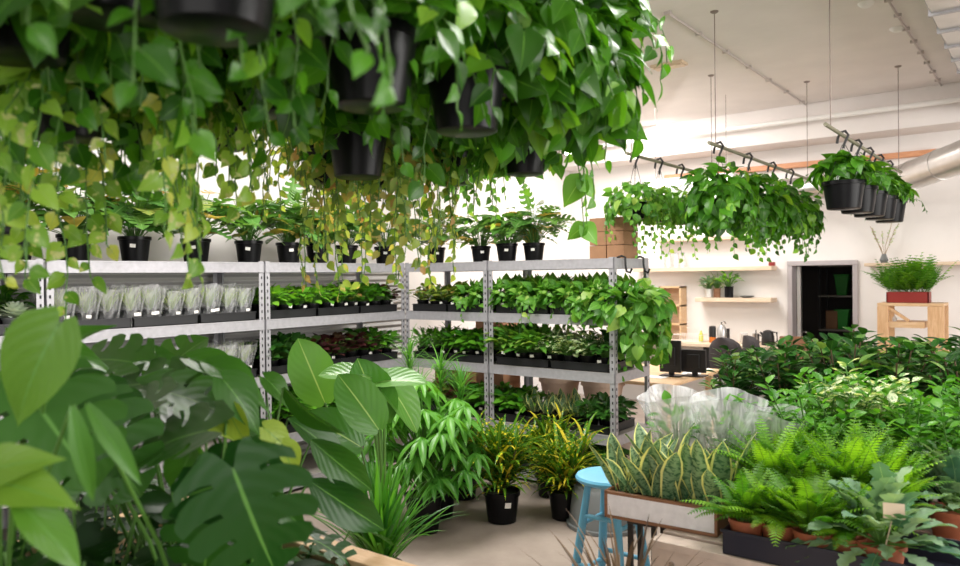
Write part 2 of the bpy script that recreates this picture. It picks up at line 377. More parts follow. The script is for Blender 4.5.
def bushy(F, r, n, h, rad, t, size, base=(0, 0, 0), up=.5, stems=True, bot=.25, sr=.0025, smin=.65, low=.1):
    """leaves on stalks fanning out of a pot"""
    base = Vector(base)
    for i in range(n):
        k = (i+.5)/n; az = i*2.39996+rnd(r, -.4, .4); q = math.sqrt(k)*rnd(r, .8, 1.05)
        zz = h*(math.sqrt(max(0, 1-q*q*.85)))*rnd(r, bot+.35, 1) if r.random() > low else h*rnd(r, .15, .5)
        o = Vector((math.cos(az), math.sin(az), 0)); p = base + o*q*rad + Vector((0, 0, zz))
        d = o*(.35+q*.8) + Vector((0, 0, up*(1.1-q))) + jit(r, .35)
        nn = Vector((0, 0, 1)) + o*.35 + jit(r, .35)
        sz = size*rnd(r, smin, 1.1)
        F.leaf(t, p, d, nn, sz, r.random())
        if stems: F.stem([base+o*rad*.12*q, base+o*q*rad*.55+Vector((0, 0, zz*.62)), p], sr)
def mound(F, r, n, c, rad, t, size, zmin=-.5, hang=.8, smin=.65, inner=.7):
    c = Vector(c)
    for i in range(n):
        u = rdir(r, zmin, 1); p = c + Vector((u.x*rad[0], u.y*rad[1], u.z*rad[2]))*rnd(r, inner, 1.03)
        o = Vector((u.x, u.y, 0))
        d = o*.55 + Vector((0, 0, -hang+max(0, u.z)*.9)) + jit(r, .5)
        nn = u + Vector((0, 0, .5)) + jit(r, .45)
        F.leaf(t, p, d, nn, size*rnd(r, smin, 1.15), r.random())
def vine(F, r, p0, az, L, t, size, out=.12, step=.05, sway=.09, smin=.6, sr=.0022, curl=.0):
    """a runner that leaves the rim, arcs over and hangs down with alternate leaves"""
    p = Vector(p0); o = Vector((math.cos(az), math.sin(az), 0)); pts = [p.copy()]; s = 0; side = 1; seg = step
    v = o*.8 + Vector((0, 0, .35)); k = 0; nl = []
    while s < L:
        v = v*.78 + (Vector((0, 0, -.42)) if s > out*.5 else Vector((0, 0, -.1))) + jit(r, sway*3)
        if s > out: v.x *= .8; v.y *= .8
        v.normalize(); p = p + v*seg; pts.append(p.copy()); s += seg; k += 1
        side = -side; sd = v.cross(Vector((0, 0, 1)) if abs(v.z) < .9 else o).normalized()
        f = 1-.35*s/L
        d = sd*side*.8 + v*.5 + Vector((0, 0, -.35)) + jit(r, .3)
        nl.append((p.copy(), d, o + Vector((0, 0, .45)) + jit(r, .4), size*f*rnd(r, smin, 1.1)))
    F.stem(pts, sr)
    for q, d, n_, sz in nl:
        e = q + d.normalized()*sz*.28; F.stem([q, e], sr*.7); F.leaf(t, e, d, n_, sz, r.random())
def frond(F, r, base, az, L, el, tone, pw=.16, np_=16, t=T_PINNA, curve=1.3):
    o = Vector((math.cos(az), math.sin(az), 0)); p = Vector(base); pts = [p.copy()]; k = np_
    for i in range(k):
        a = el - curve*(i/k)**1.3; v = o*math.cos(a)+Vector((0, 0, math.sin(a))); p = p+v*(L/k); pts.append(p.copy())
        if i < 2: continue
        f = math.sin(PI*min(1, .12+.88*(i/k)))**.7 if i/k > .3 else .5+i/k*1.4
        sd = v.cross(Vector((0, 0, 1))).normalized(); up = sd.cross(v)
        for s in (-1, 1): F.leaf(t, p, sd*s + v*.35 + Vector((0, 0, -.12)), up, pw*L*f*rnd(r, .9, 1.1), min(1, max(0, tone+rnd(r, -.12, .12))), wid=1.15)
    F.stem([pts[i] for i in range(0, len(pts), 4)]+[pts[-1]], .0012, n=4)
def blade(F, r, base, az, L, el, t, wid, tone, curve=1.2, seg=7, m=0, w0=None):
    """a long arching strap leaf bent along its length"""
    o = Vector((math.cos(az), math.sin(az), 0)); sd = Vector((-o.y, o.x, 0)); p = Vector(base); V = []; U = []
    for i in range(seg+1):
        v = i/seg; a = el-curve*v*v; w_ = wid*float(np.interp(v, [0, .15, .5, .85, 1], [w0 or .7, .85, 1, .5, .02]))
        d = o*math.cos(a)+Vector((0, 0, math.sin(a))); up = d.cross(sd) if True else None
        up = sd.cross(d); 
        V += [p - sd*w_ + up*w_*-.3, p, p + sd*w_ + up*w_*-.3]; U += [(0, v), (.5, v), (1, v)]; p = p + d*(L/seg)
    Fc = []
    for i in range(seg):
        for j in (0, 1): a = i*3+j; Fc.append((a, a+1, a+4, a+3))
    F.V.append(np.array([tuple(x) for x in V])); F.F.append(np.array(Fc)+F.n); F.U.append(np.array(U, float)); F.T.append(np.full(len(V), tone)); F.n += len(V); F.M.append(np.full(len(Fc), m))

# ------------------------------------------------------------------ pots
def pot_parts(parent, r, h, m=M_POT, rim=True, n=20, taper=.76, name='pot'):
    mb = MB(); b = r*taper
    pr = [(b*.9, 0), (b, .004), (r*.93, h*.86)]
    pr += [(r*.94, h*.86), (r, h*.865), (r, h), (r*.93, h), (r*.90, h*.9)] if rim else [(r, h), (r*.92, h), (r*.9, h*.9)]
    mb.lathe(pr, n=n); o = mb.build(name, m, parent, smooth=True)
    s = MB(); s.lathe([(0.001, h*.88), (r*.915, h*.885), (r*.90, h*.86)], n=n, cap=False); s.build('soil', M_SOIL, parent)
    return o
def card(parent, p, w_, h_, rz, m=M_TAG, tilt=0.1, name='price_tag'):
    mb = MB(); mb.box((0, 0, 0), (w_, .0012, h_)); o = mb.build(name, m, parent); o.location = p; o.rotation_euler = (tilt, rnd(random, -.15, .15), rz); return o

KIND = {}
def place(kind, loc, rz, label, group=None, s=1.0, nvar=3):
    st = KIND.setdefault(kind, {'v': [], 'i': 0}); k = st['i'] % nvar; st['i'] += 1
    if k >= len(st['v']):
        r = random.Random(hash(kind) % 1000 if False else sum(map(ord, kind))*7+k)
        root = MAKERS[kind](r); st['v'].append(root)
        root.location = loc; root.rotation_euler = (0, 0, rz); root.scale = (s, s, s); root['label'] = label
        if group: root['group'] = group
        return root
    return dup(st['v'][k], loc, rz, label, group, s)

def small_pot(r, name, cat, pr=.062, ph=.10, m=M_POT, tagp=.5):
    t = thing(name, name, cat); pot_parts(t, pr, ph, m, n=14)
    return t
def k_green(matl, t, n, h, rad, size, name, up=.5, pr=.062, ph=.10, low=.28, cat='plant'):
    def f(r):
        o = small_pot(r, name, cat, pr, ph); F = Fol(); bushy(F, r, n, h, rad, t, size, base=(0, 0, ph*.75), up=up, low=low); F.build('foliage', matl, o); return o
    return f
def k_sleeve(r):
    o = small_pot(r, 'sleeved_plant', 'plant'); F = Fol()
    for i in range(40): blade(F, r, (0, 0, .08), r.random()*6.3, rnd(r, .12, .2), rnd(r, .95, 1.5), None, .008, r.random(), curve=rnd(r, .2, .8), seg=4)
    F.build('foliage', M_PALE, o)
    mb = MB(); n = 18; pr = []; vs = []
    for k, (rr, z) in enumerate([(.062, .0), (.068, .07), (.080, .14), (.095, .20), (.11, .25)]):
        for j in range(n): a = 2*PI*j/n; q = rr*(1+(.02+.022*k)*math.sin(j*2.7+k*.8)+rnd(r, -.02, .03)); vs.append((q*math.cos(a), q*math.sin(a), z+(rnd(r, -.02, .02) if k == 4 else 0)))
    mb._add(vs, [(i*n+j, i*n+(j+1) % n, (i+1)*n+(j+1) % n, (i+1)*n+j) for i in range(4) for j in range(n)])
    mb.build('plastic_sleeve', M_SLEEVE, o, smooth=True); return o
def k_snake_small(r):
    o = small_pot(r, 'snake_plant', 'plant'); F = Fol()
    for i in range(8):
        az = i*2.4; F.leaf(T_SNAKE, (.015*math.cos(az), .015*math.sin(az), .085), Vector((math.cos(az)*.4, math.sin(az)*.4, 1))+jit(r, .2), (math.cos(az), math.sin(az), .1), rnd(r, .13, .21), r.random(), wid=1.35)
    F.build('foliage', M_SNAKE, o); return o
def k_spider(r):
    o = small_pot(r, 'spider_plant', 'plant'); F = Fol()
    for i in range(46): blade(F, r, (0, 0, .085), r.random()*6.3, rnd(r, .14, .26), rnd(r, .7, 1.45), None, .004, r.random(), curve=rnd(r, .8, 2), seg=5)
    F.build('foliage', M_DRAC, o); return o
def k_trail(r):
    o = small_pot(r, 'trailing_pothos', 'plant', .075, .12); F = Fol()
    mound(F, r, 85, (0, 0, .13), (.15, .15, .14), T_HEARTLO, .09, zmin=-.5, hang=.3)
    for k in range(4): vine(F, r, (.05*math.cos(k*1.6), .05*math.sin(k*1.6), .12), k*1.6, rnd(r, .18, .36), T_HEARTLO, .075, out=.12)
    F.build('foliage', [M_MID2, M_STEM], o); return o
M_MID2 = leaf('pothos_leaf_pale', (.05, .19, .02), (.16, .38, .05), rib=(.25, .45, .12), trans=.35, c3=(.35, .5, .1))
def k_bigpot(matl, t, size, n=40, h=.40, rad=.24, pr=.108, ph=.17, name='potted_philodendron', tagged=True):
    def f(r):
        o = thing(name, name, 'plant'); pot_parts(o, pr, ph, n=24)
        F = Fol(); bushy(F, r, n, h, rad, t, size, base=(0, 0, ph*.85), up=.1, sr=.003, low=.3); F.build('foliage', matl, o)
        return o
    return f
def k_terra(r):
    o = thing('potted_fern', 'x', 'fern'); pot_parts(o, .062, .105, M_TERRA, n=20); F = Fol()
    for i in range(46): frond(F, r, (rnd(r, -.02, .02), rnd(r, -.02, .02), .09), i*2.4+rnd(r, -.3, .3), rnd(r, .14, .26), rnd(r, .6, 1.5), r.random(), pw=.15, np_=20, curve=rnd(r, .5, 1.5))
    F.build('foliage', M_FERN, o); return o
def k_fern(r):
    o = thing('potted_fern', 'x', 'fern'); pot_parts(o, .085, .14, M_POT, n=20); F = Fol()
    for i in range(60): frond(F, r, (rnd(r, -.03, .03), rnd(r, -.03, .03), .12), i*2.4+rnd(r, -.3, .3), rnd(r, .22, .38), rnd(r, .85, 1.55), r.random(), pw=.12, np_=24, curve=rnd(r, .3, 1.2))
    F.build('foliage', M_FERN, o); return o
def k_blue(r):
    o = thing('blue_star_fern', 'x', 'fern'); pot_parts(o, .07, .095, M_TERRA, n=24); F = Fol()
    for i in range(60):
        az = i*2.4+rnd(r, -.3, .3); el = rnd(r, -.25, 1.5); L = rnd(r, .12, .22); dr = Vector((math.cos(az)*math.cos(el), math.sin(az)*math.cos(el), math.sin(el)))
        b = Vector((0, 0, .09)); p = b+dr*L*.55; F.stem([b, p], .0018)
        F.leaf(T_LOBED, p, dr+Vector((0, 0, .05))+jit(r, .3), Vector((-dr.x*.6, -dr.y*.6, 1)), L*.62, r.random())
    F.build('foliage', M_BLUE, o); return o
def k_laurel(r):
    o = thing('laurel_bush', 'x', 'shrub'); pot_parts(o, .11, .18, M_POT, n=20); F = Fol()
    for k in range(11):
        az = k*2.4; el = rnd(r, 1.05, 1.5); b = Vector((0, 0, .15)); L = rnd(r, .32, .5); dr = Vector((math.cos(az)*math.cos(el), math.sin(az)*math.cos(el), math.sin(el)))
        F.stem([b, b+dr*L*.5+jit(r, .01), b+dr*L], .004, m=1)
        for i in range(21):
            q = .25+.75*i/20; a = i*2.4; p = b+dr*L*q; s = Vector((math.cos(a), math.sin(a), .25))
            F.leaf(T_OVAL, p+s*.015, s+dr*.45*q+jit(r, .25), Vector((0, 0, 1))+jit(r, .3), rnd(r, .07, .115), r.random(), wid=.85)
    F.build('foliage', [M_LAUREL, M_BROWN], o); return o
def k_shrub(matl, t, size, h=.42, rad=.2, name='leafy_shrub'):
    def f(r):
        o = thing(name, 'x', 'shrub'); pot_parts(o, .09, .15, M_POT, n=20); F = Fol()
        for k in range(13):
            az = k*2.4; el = rnd(r, .6, 1.45); b = Vector((0, 0, .13)); L = rnd(r, .7, 1)*h; dr = Vector((math.cos(az)*math.cos(el)*1.0, math.sin(az)*math.cos(el), math.sin(el)))
            F.stem([b, b+dr*L*.5+jit(r, .01), b+dr*L], .003)
            for i in range(22):
                q = .25+.78*i/21; a = i*2.4; p = b+dr*L*q; s = Vector((math.cos(a), math.sin(a), .35))
                F.leaf(t, p+s*.012, s+dr*.4*q+jit(r, .25), Vector((0, 0, 1))+jit(r, .35), size*rnd(r, .65, 1.1), r.random())
        F.build('foliage', matl, o); return o
    return f
def k_croton(r):
    o = thing('potted_croton', 'x', 'croton'); pot_parts(o, .12, .20, M_POT, n=28); F = Fol()
    for k in range(10):
        az = k*2.4; el = rnd(r, .8, 1.45); b = Vector((0, 0, .17)); L = rnd(r, .20, .40); dr = Vector((math.cos(az)*math.cos(el), math.sin(az)*math.cos(el), math.sin(el)))
        F.stem([b, b+dr*L], .005, m=1)
        for i in range(34):
            q = .05+.95*i/33; a = i*2.4+k; p = b+dr*L*q
            blade(F, r, p, a, rnd(r, .20, .36), rnd(r, .2, 1.1)+q*.3, None, rnd(r, .010, .016), r.random(), curve=rnd(r, .8, 1.8), seg=6, w0=.3)
    F.build('foliage', [M_CROTON, M_BROWN], o); return o
MAKERS = {
 'lime': k_green(M_LIME, T_OVAL, 50, .15, .105, .085, 'leafy_seedling'),
 'green': k_green(M_MID, T_OVAL, 54, .18, .11, .10, 'leafy_houseplant'),
 'dark': k_green(M_DARK, T_OVAL, 54, .18, .11, .10, 'dark_leaved_plant'),
 'red': k_green(M_RED, T_ROUND, 50, .16, .11, .085, 'burgundy_leaved_plant'),
 'bronze': k_green(M_BRONZE, T_OVAL, 48, .15, .11, .085, 'bronze_leaved_plant'),
 'vari': k_green(M_VARI, T_OVAL, 76, .18, .12, .07, 'speckled_plant'),
 'stalk': k_green(M_MID, T_LANCEW, 60, .18, .10, .09, 'stalked_plant', up=1.),
 'upright': k_green(M_MID2, T_LANCEW, 70, .18, .12, .13, 'leafy_houseplant', up=1.),
 'sleeve': k_sleeve, 'snake': k_snake_small, 'spider': k_spider, 'trail': k_trail,
 'philo': k_bigpot(M_PHILO, T_MONSTLO, .22, n=54, h=.42, rad=.24), 'philo2': k_bigpot(M_PHILO, T_HEART, .15, n=60, h=.38, rad=.25),
 'terra': k_terra, 'fern': k_fern, 'blue': k_blue, 'laurel': k_laurel,
 'shrub': k_shrub(M_MID, T_OVAL, .06), 'limeshrub': k_shrub(M_LIME, T_OVAL, .065, h=.36), 'palelow': k_shrub(M_VARI, T_OVAL, .07, h=.34),
 'croton': k_croton,
}

# ================================================================== THE ROOM
X0, X1, Y0, Y1, H = -5.55, 5.2, -4.0, 9.4, 3.6
mb = MB(); mb.b2((X0-.2, Y0, -.1), (X1, Y1+.2, 0)); struct('floor', mb, M_FLOOR)
mb = MB(); mb.b2((X0-.2, Y0, H), (X1, Y1+.2, H+.1)); struct('ceiling', mb, M_CEIL)
mb = MB(); mb.b2((X0-.15, Y0, 0), (X0, Y1+.15, H)); struct('wall_left', mb, M_SLAT if False else M_WALL)
mb = MB(); mb.b2((X0, .2, .0), (X0+.03, 5.9, 1.85)); struct('trim_1', mb, M_SLAT)
DX0, DX1, DZ = ony(791, 300, Y1).x, ony(855, 300, Y1).x, ony(825, 264, Y1).z
mb = MB(); mb.b2((X0, Y1, 0), (DX0, Y1+.15, H)); mb.b2((DX1, Y1, 0), (X1, Y1+.15, H)); mb.b2((DX0, Y1, DZ), (DX1, Y1+.15, H)); struct('wall_back', mb, M_WALL)
mb = MB(); fw = .055
mb.b2((DX0-fw+.02, Y1-.025, 0), (DX0+.02, Y1+.16, DZ+.03)); mb.b2((DX1-.02, Y1-.025, 0), (DX1+fw-.02, Y1+.16, DZ+.03)); mb.b2((DX0-fw+.02, Y1-.03, DZ-.015), (DX1+fw-.02, Y1+.16, DZ+fw-.015))
df = struct('door_1', mb, M_FRAME, bevel=.004)
mb = MB(); mb.box((DX0-.03, Y1+.50, DZ/2), (.04, .66, DZ-.04), rz=0.22); d_ = mb.build('door_panel', M_WHITE, df)
mb = MB(); mb.tube([(DX0-.07, Y1+.74, .95), (DX0-.02, Y1+.74, .95), (DX0-.0, Y1+.66, .95)], .01); mb.build('door_handle', M_CHROME, d_, smooth=True)
# store room behind the doorway
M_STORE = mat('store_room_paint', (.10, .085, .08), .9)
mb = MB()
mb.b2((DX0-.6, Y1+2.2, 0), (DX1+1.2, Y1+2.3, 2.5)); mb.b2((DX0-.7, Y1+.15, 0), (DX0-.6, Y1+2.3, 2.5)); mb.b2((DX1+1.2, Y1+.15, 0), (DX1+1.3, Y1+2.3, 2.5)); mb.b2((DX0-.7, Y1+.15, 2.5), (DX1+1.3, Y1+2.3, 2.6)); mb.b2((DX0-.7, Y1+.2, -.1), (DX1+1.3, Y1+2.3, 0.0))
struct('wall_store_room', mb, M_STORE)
sx0 = ony(822, 300, Y1+1.5).x
t = thing('storage_shelf', 'dark storage shelving standing inside the room beyond the doorway', 'shelf', (0, 0, 0))
mb = MB()
for z in (.5, .95, 1.4, 1.8): mb.b2((sx0, Y1+1.3, z-.02), (sx0+.9, Y1+1.75, z))
mb.build('shelf_board', M_BOARD, t)
mb = MB()
for x in (sx0, sx0+.87):
    for y in (Y1+1.3, Y1+1.72): mb.b2((x, y, 0), (x+.03, y+.03, 2.0))
mb.build('shelf_frame', M_BLACK, t)
for k, (x, z, w_, h_, m_, lb) in enumerate([(sx0+.26, .95, .2, .26, M_GREEN_P, 'green plastic bin, lower left of four on shelving beyond doorway'), (sx0+.50, .95, .2, .28, M_GREEN_P, 'green plastic bin, lower right of four on shelving beyond doorway'), (sx0+.26, 1.4, .2, .28, M_GREEN_P, 'green plastic bin, upper left of four on shelving beyond doorway'), (sx0+.50, 1.4, .2, .26, M_GREEN_P, 'green plastic bin, upper right of four on shelving beyond doorway')]):
    mb = MB(); mb.lathe([(w_*.42, 0), (w_*.6, h_*.9), (w_*.66, h_*.9), (w_*.66, h_), (w_*.58, h_), (w_*.4, .02)], n=4); o = mb.build('storage_bin', m_, None, bevel=.004); o.location = (x, Y1+1.5, z); o.rotation_euler = (0, 0, PI/4); tag(o, lb, 'bin', 'green bins beyond the doorway')
for k, (dx, z, lb) in enumerate([(.1, 1.801, 'pale bundle on top of shelving beyond doorway'), (.1, .951, 'brown carton beside green bins on shelving beyond doorway')]):
    mb = MB()
    if k == 0: mb.lathe([(.05, 0), (.11, .02), (.12, .06), (.07, .10), (.01, .11)], n=12)
    else: mb.b2((-.08, -.1, 0), (.06, .1, .24)); mb.b2((-.02, -.101, .0), (.01, -.1, .24))
    o = mb.build('cloth_bundle' if k == 0 else 'carton', M_WHITE if k == 0 else M_CARD, None, smooth=(k == 0)); o.location = (sx0+dx+.05, Y1+1.5, z); tag(o, lb, 'bundle' if k == 0 else 'box')

mb = MB(); mb.b2((X0, 8.92, 3.2), (X1, Y1, H)); struct('trim_2', mb, M_CEIL)
# ceiling services
def run(name, pts, r, m, label, cat, n=12, kind=None):
    mb = MB(); mb.tube(pts, r, n); o = mb.build(name, m, smooth=True); return tag(o, label, cat, kind=kind)
zc = 3.40
a = onz(640, 144, zc); b = onz(960, 95, zc)
run('ceiling_pipe', [(-5.5, (a.y+b.y)/2, zc), (3.5, (a.y+b.y)/2, zc)], .028, M_WHITE, 'long white pipe crossing under the ceiling, nearer of the two', 'pipe')
a = onz(800, 139, 3.38)
run('ceiling_pipe', [(-5.5, a.y, 3.38), (3.5, a.y, 3.38)], .022, M_WHITE, 'thin white pipe crossing under the ceiling, nearer the office wall', 'pipe')
mb = MB(); p = ony(800, 163, 9.2); mb.b2((ony(660, 175, 9.2).x, 9.32, p.z-.03), (ony(935, 156, 9.2).x, 9.399, p.z+.03)); tag(mb.build('wall_rail', wood('orange_wood', (.55, .24, .12), (.68, .34, .18)), bevel=.004), 'orange brown timber rail high on the office wall behind duct', 'rail')
for (x1, y1, x2, y2, q) in ((672, 12, 825, 120, 0), (889, 0, 942, 88, 1)):
    a = onz(x1, y1, H-.012); b = onz(x2, y2, H-.012); xx = (a.x+b.x)/2
    mb = MB(); mb.tube([(xx, a.y-1.0*q, H-.012), (xx, b.y, H-.012)], .008, 8)
    for k in range(9): yy = a.y+(b.y-a.y)*k/8; mb.box((xx, yy, H-.012), (.05, .02, .024))
    tag(mb.build('conduit', mat('old_ceiling_metal', (.52, .46, .44), .7), smooth=True), ['thin conduit along the ceiling above the middle hanging plants', 'thin conduit along the ceiling above the right hanging plants'][q], 'conduit')
for k, (px, py, lb) in enumerate([(866, 3, 'small round ceiling box at top edge of photo'), (897, 28, 'small round ceiling box below the topmost one'), (935, 91, 'small round ceiling box close to the white pipe')]):
    mb = MB(); mb.lathe([(.001, -.03), (.03, -.03), (.05, -.012), (.055, 0)], n=16, cap=False); o = mb.build('ceiling_box', M_WHITE, smooth=True); p = onz(px, py, H); o.location = p; tag(o, lb, 'fixture')
p = onz(669, 64, H); mb = MB(); mb.box((0, 0, -.012), (.30, .14, .024)); mb.box((0, 0, -.03), (.26, .10, .012)); o = mb.build('ceiling_panel', M_PALE_W, bevel=.003); o.location = p; tag(o, 'small tan wooden panel on ceiling just right of foreground pothos', 'panel')
# ducts
t = thing('round_duct', 'shiny round metal air duct bending along the office wall', 'duct')
c1 = at(905, 178, 7.75); c0 = Vector((c1.x-2.2, c1.y+.25, c1.z-.05)); c2 = at(985, 148, 6.6)
mb = MB(); mb.tube([c0, c0+(c1-c0)*.5, c1], .135, 24); mb.build('duct_section', M_DUCT, t, smooth=True)
mb = MB(); mb.tube([c1, c1+(c2-c1)*.5, c2+(c2-c1)*.8], .15, 24); mb.build('duct_section', M_DUCT, t, smooth=True)
mb = MB()
for q, (u, v) in enumerate(((c0, c1), (c1, c2))):
    for k in (.12, .5, .9):
        p = u+(v-u)*k; dd = (v-u).normalized()*.012; mb.tube([p-dd, p+dd], .14+q*.015, 24)
mb.build('duct_collar', M_DUCT, t, smooth=True)
p = onz(960, 40, 3.30)
t = thing('square_duct', 'rectangular ribbed metal duct under the ceiling, top right corner', 'duct')
mb = MB(); xx = -.60; mb.b2((xx, .0, 3.28), (xx+.45, 8.8, 3.56)); mb.build('duct_body', M_DUCT, t, bevel=.01)
mb = MB()
for k in range(20): mb.b2((xx-.012, .3+k*.42, 3.265), (xx+.46, .33+k*.42, 3.57))
for z in (3.30, 3.42): mb.b2((xx-.008, 0, z), (xx, 8.8, z+.03))
mb.build('duct_flange', M_GALV, t)
# shop light glowing behind the hanging plants and one bare bulb
t = thing('strip_light', 'glowing strip light hanging behind the middle hanging plants', 'lamp', at(690, 182, 8.2))
mb = MB(); mb.box((0, 0, .03), (1.0, .14, .05)); mb.build('housing', M_WHITE, t)
mb = MB(); mb.tube([(-.48, 0, 0), (.48, 0, 0)], .018, 10); mb.build('tube', mat('lamp_glow', (1, .97, .92), emit=14), t)
mb = MB(); zz = H-t.location.z
for x in (-.4, .4): mb.tube([(x, 0, .05), (x, 0, zz)], .003, 5)
mb.build('cord', M_WIRE, t)
t = thing('spot_lamp', 'small bright bulb shining through the gap right of hanging pothos', 'lamp', at(569, 150, 5.0))
mb = MB(); mb.lathe([(.001, -.035), (.025, -.028), (.034, 0), (.026, .03), (.014, .05)], n=16); mb.build('bulb', mat('bulb_glow', (1, .97, .92), emit=30), t, smooth=True)
mb = MB(); mb.lathe([(.016, .045), (.02, .05), (.02, .09), (.004, .1)], n=14); mb.tube([(0, 0, .1), (0, 0, H-t.location.z)], .003, 5); mb.build('cord', M_WHITE, t)

# ================================================================== RACKS
LEV = [.10, .47, .95, 1.39, 1.83]
def post(t, x, y, fx, fy, h=1.84):
    """slotted angle post; fx, fy = the two wing directions"""
    mb = MB(); w_ = .045
    mb.b2((x, y, 0), (x+fx*w_, y+fy*.003, h), m=0); mb.b2((x, y, 0), (x+fx*.003, y+fy*w_, h), m=0)
    k = 0; z = .05
    while z < h-.03:
        mb.box((x+fx*.022, y-fy*.0006+0, z), (.009, .0030, .022), m=1) if False else None
        mb.box((x+fx*.022, y+(-.001 if fy > 0 else .001), z), (.010, .003, .020), m=1)
        mb.box((x+(-.001 if fx > 0 else .001), y+fy*.022, z), (.003, .010, .020), m=1)
        z += .052
    return mb.build('post', [M_GALV, M_HOLE], t)
def rack(label, x0, y0, x1, y1, fx, endm=None):
    """fx: True when the long side runs along X"""
    t = thing('metal_shelving', label, 'shelving', (0, 0, 0))
    for (x, sx) in ((x0, 1), (x1, -1)):
        for (y, sy) in ((y0, 1), (y1, -1)): post(t, x, y, sx, sy)
    for li, z in enumerate(LEV):
        bh = .075
        mb = MB(); mb.b2((x0+.004, y0+.004, z-.014), (x1-.004, y1-.004, z-.001)); mb.build('shelf_board', M_BOARD, t)
        mb = MB()
        for (a_, b_) in (((x0+.005, y0-.004, z-bh), (x1-.005, y0+.002, z)), ((x0+.005, y1-.002, z-bh), (x1-.005, y1+.004, z)),
                         ((x0-.004, y0+.005, z-bh), (x0+.002, y1-.005, z)), ((x1-.002, y0+.005, z-bh), (x1+.004, y1-.005, z))):
            mb.b2(a_, b_)
        # folded lips
        mb.b2((x0+.005, y0-.006, z-.008), (x1-.005, y0-.003, z+.002)); mb.b2((x0+.005, y0-.006, z-bh), (x1-.005, y0-.003, z-bh+.006))
        mb.b2((x1+.003, y0+.005, z-.008), (x1+.006, y1-.005, z+.002)); mb.b2((x1+.003, y0+.005, z-bh), (x1+.006, y1-.005, z-bh+.006))
        mb.build('beam', M_GALV, t)
    return t
XF, YF = -4.83, 5.14      # front planes of the two runs
rack('grey slotted steel shelving, left run, nearest unit at left photo edge', XF-.61, .42, XF, 1.985, False)
rack('grey slotted steel shelving, left run, middle unit full of sleeved plants', XF-.61, 1.995, XF, 3.565, False)
rack('grey slotted steel shelving, left run, far unit at the corner', XF-.61, 3.575, XF, YF-.005, False)
rack('grey slotted steel shelving, back run, narrow left unit at corner', XF+.006, YF, -3.865, YF+.61, True)
rt = rack('grey slotted steel shelving, back run, right unit beside the office', -3.855, YF, -2.66, YF+.61, True)
for k, y in enumerate((YF+.13, YF+.45)):
    mb = MB(); pts = [(-2.64+.02, y, 1.845+.0)]
    pts = [(-2.70, y, 1.838), (-2.66, y, 1.85), (-2.63, y, 1.838), (-2.628, y, 1.78), (-2.62, y, 1.73), (-2.59, y, 1.72), (-2.575, y, 1.75)]
    tag(mb.tube(pts, .009, 8).build('hook', M_BLACK, smooth=True), ['black hook over end beam of back shelving, nearer one', 'black hook over end beam of back shelving, farther one'][k], 'hook', 'black hooks on the rack end')

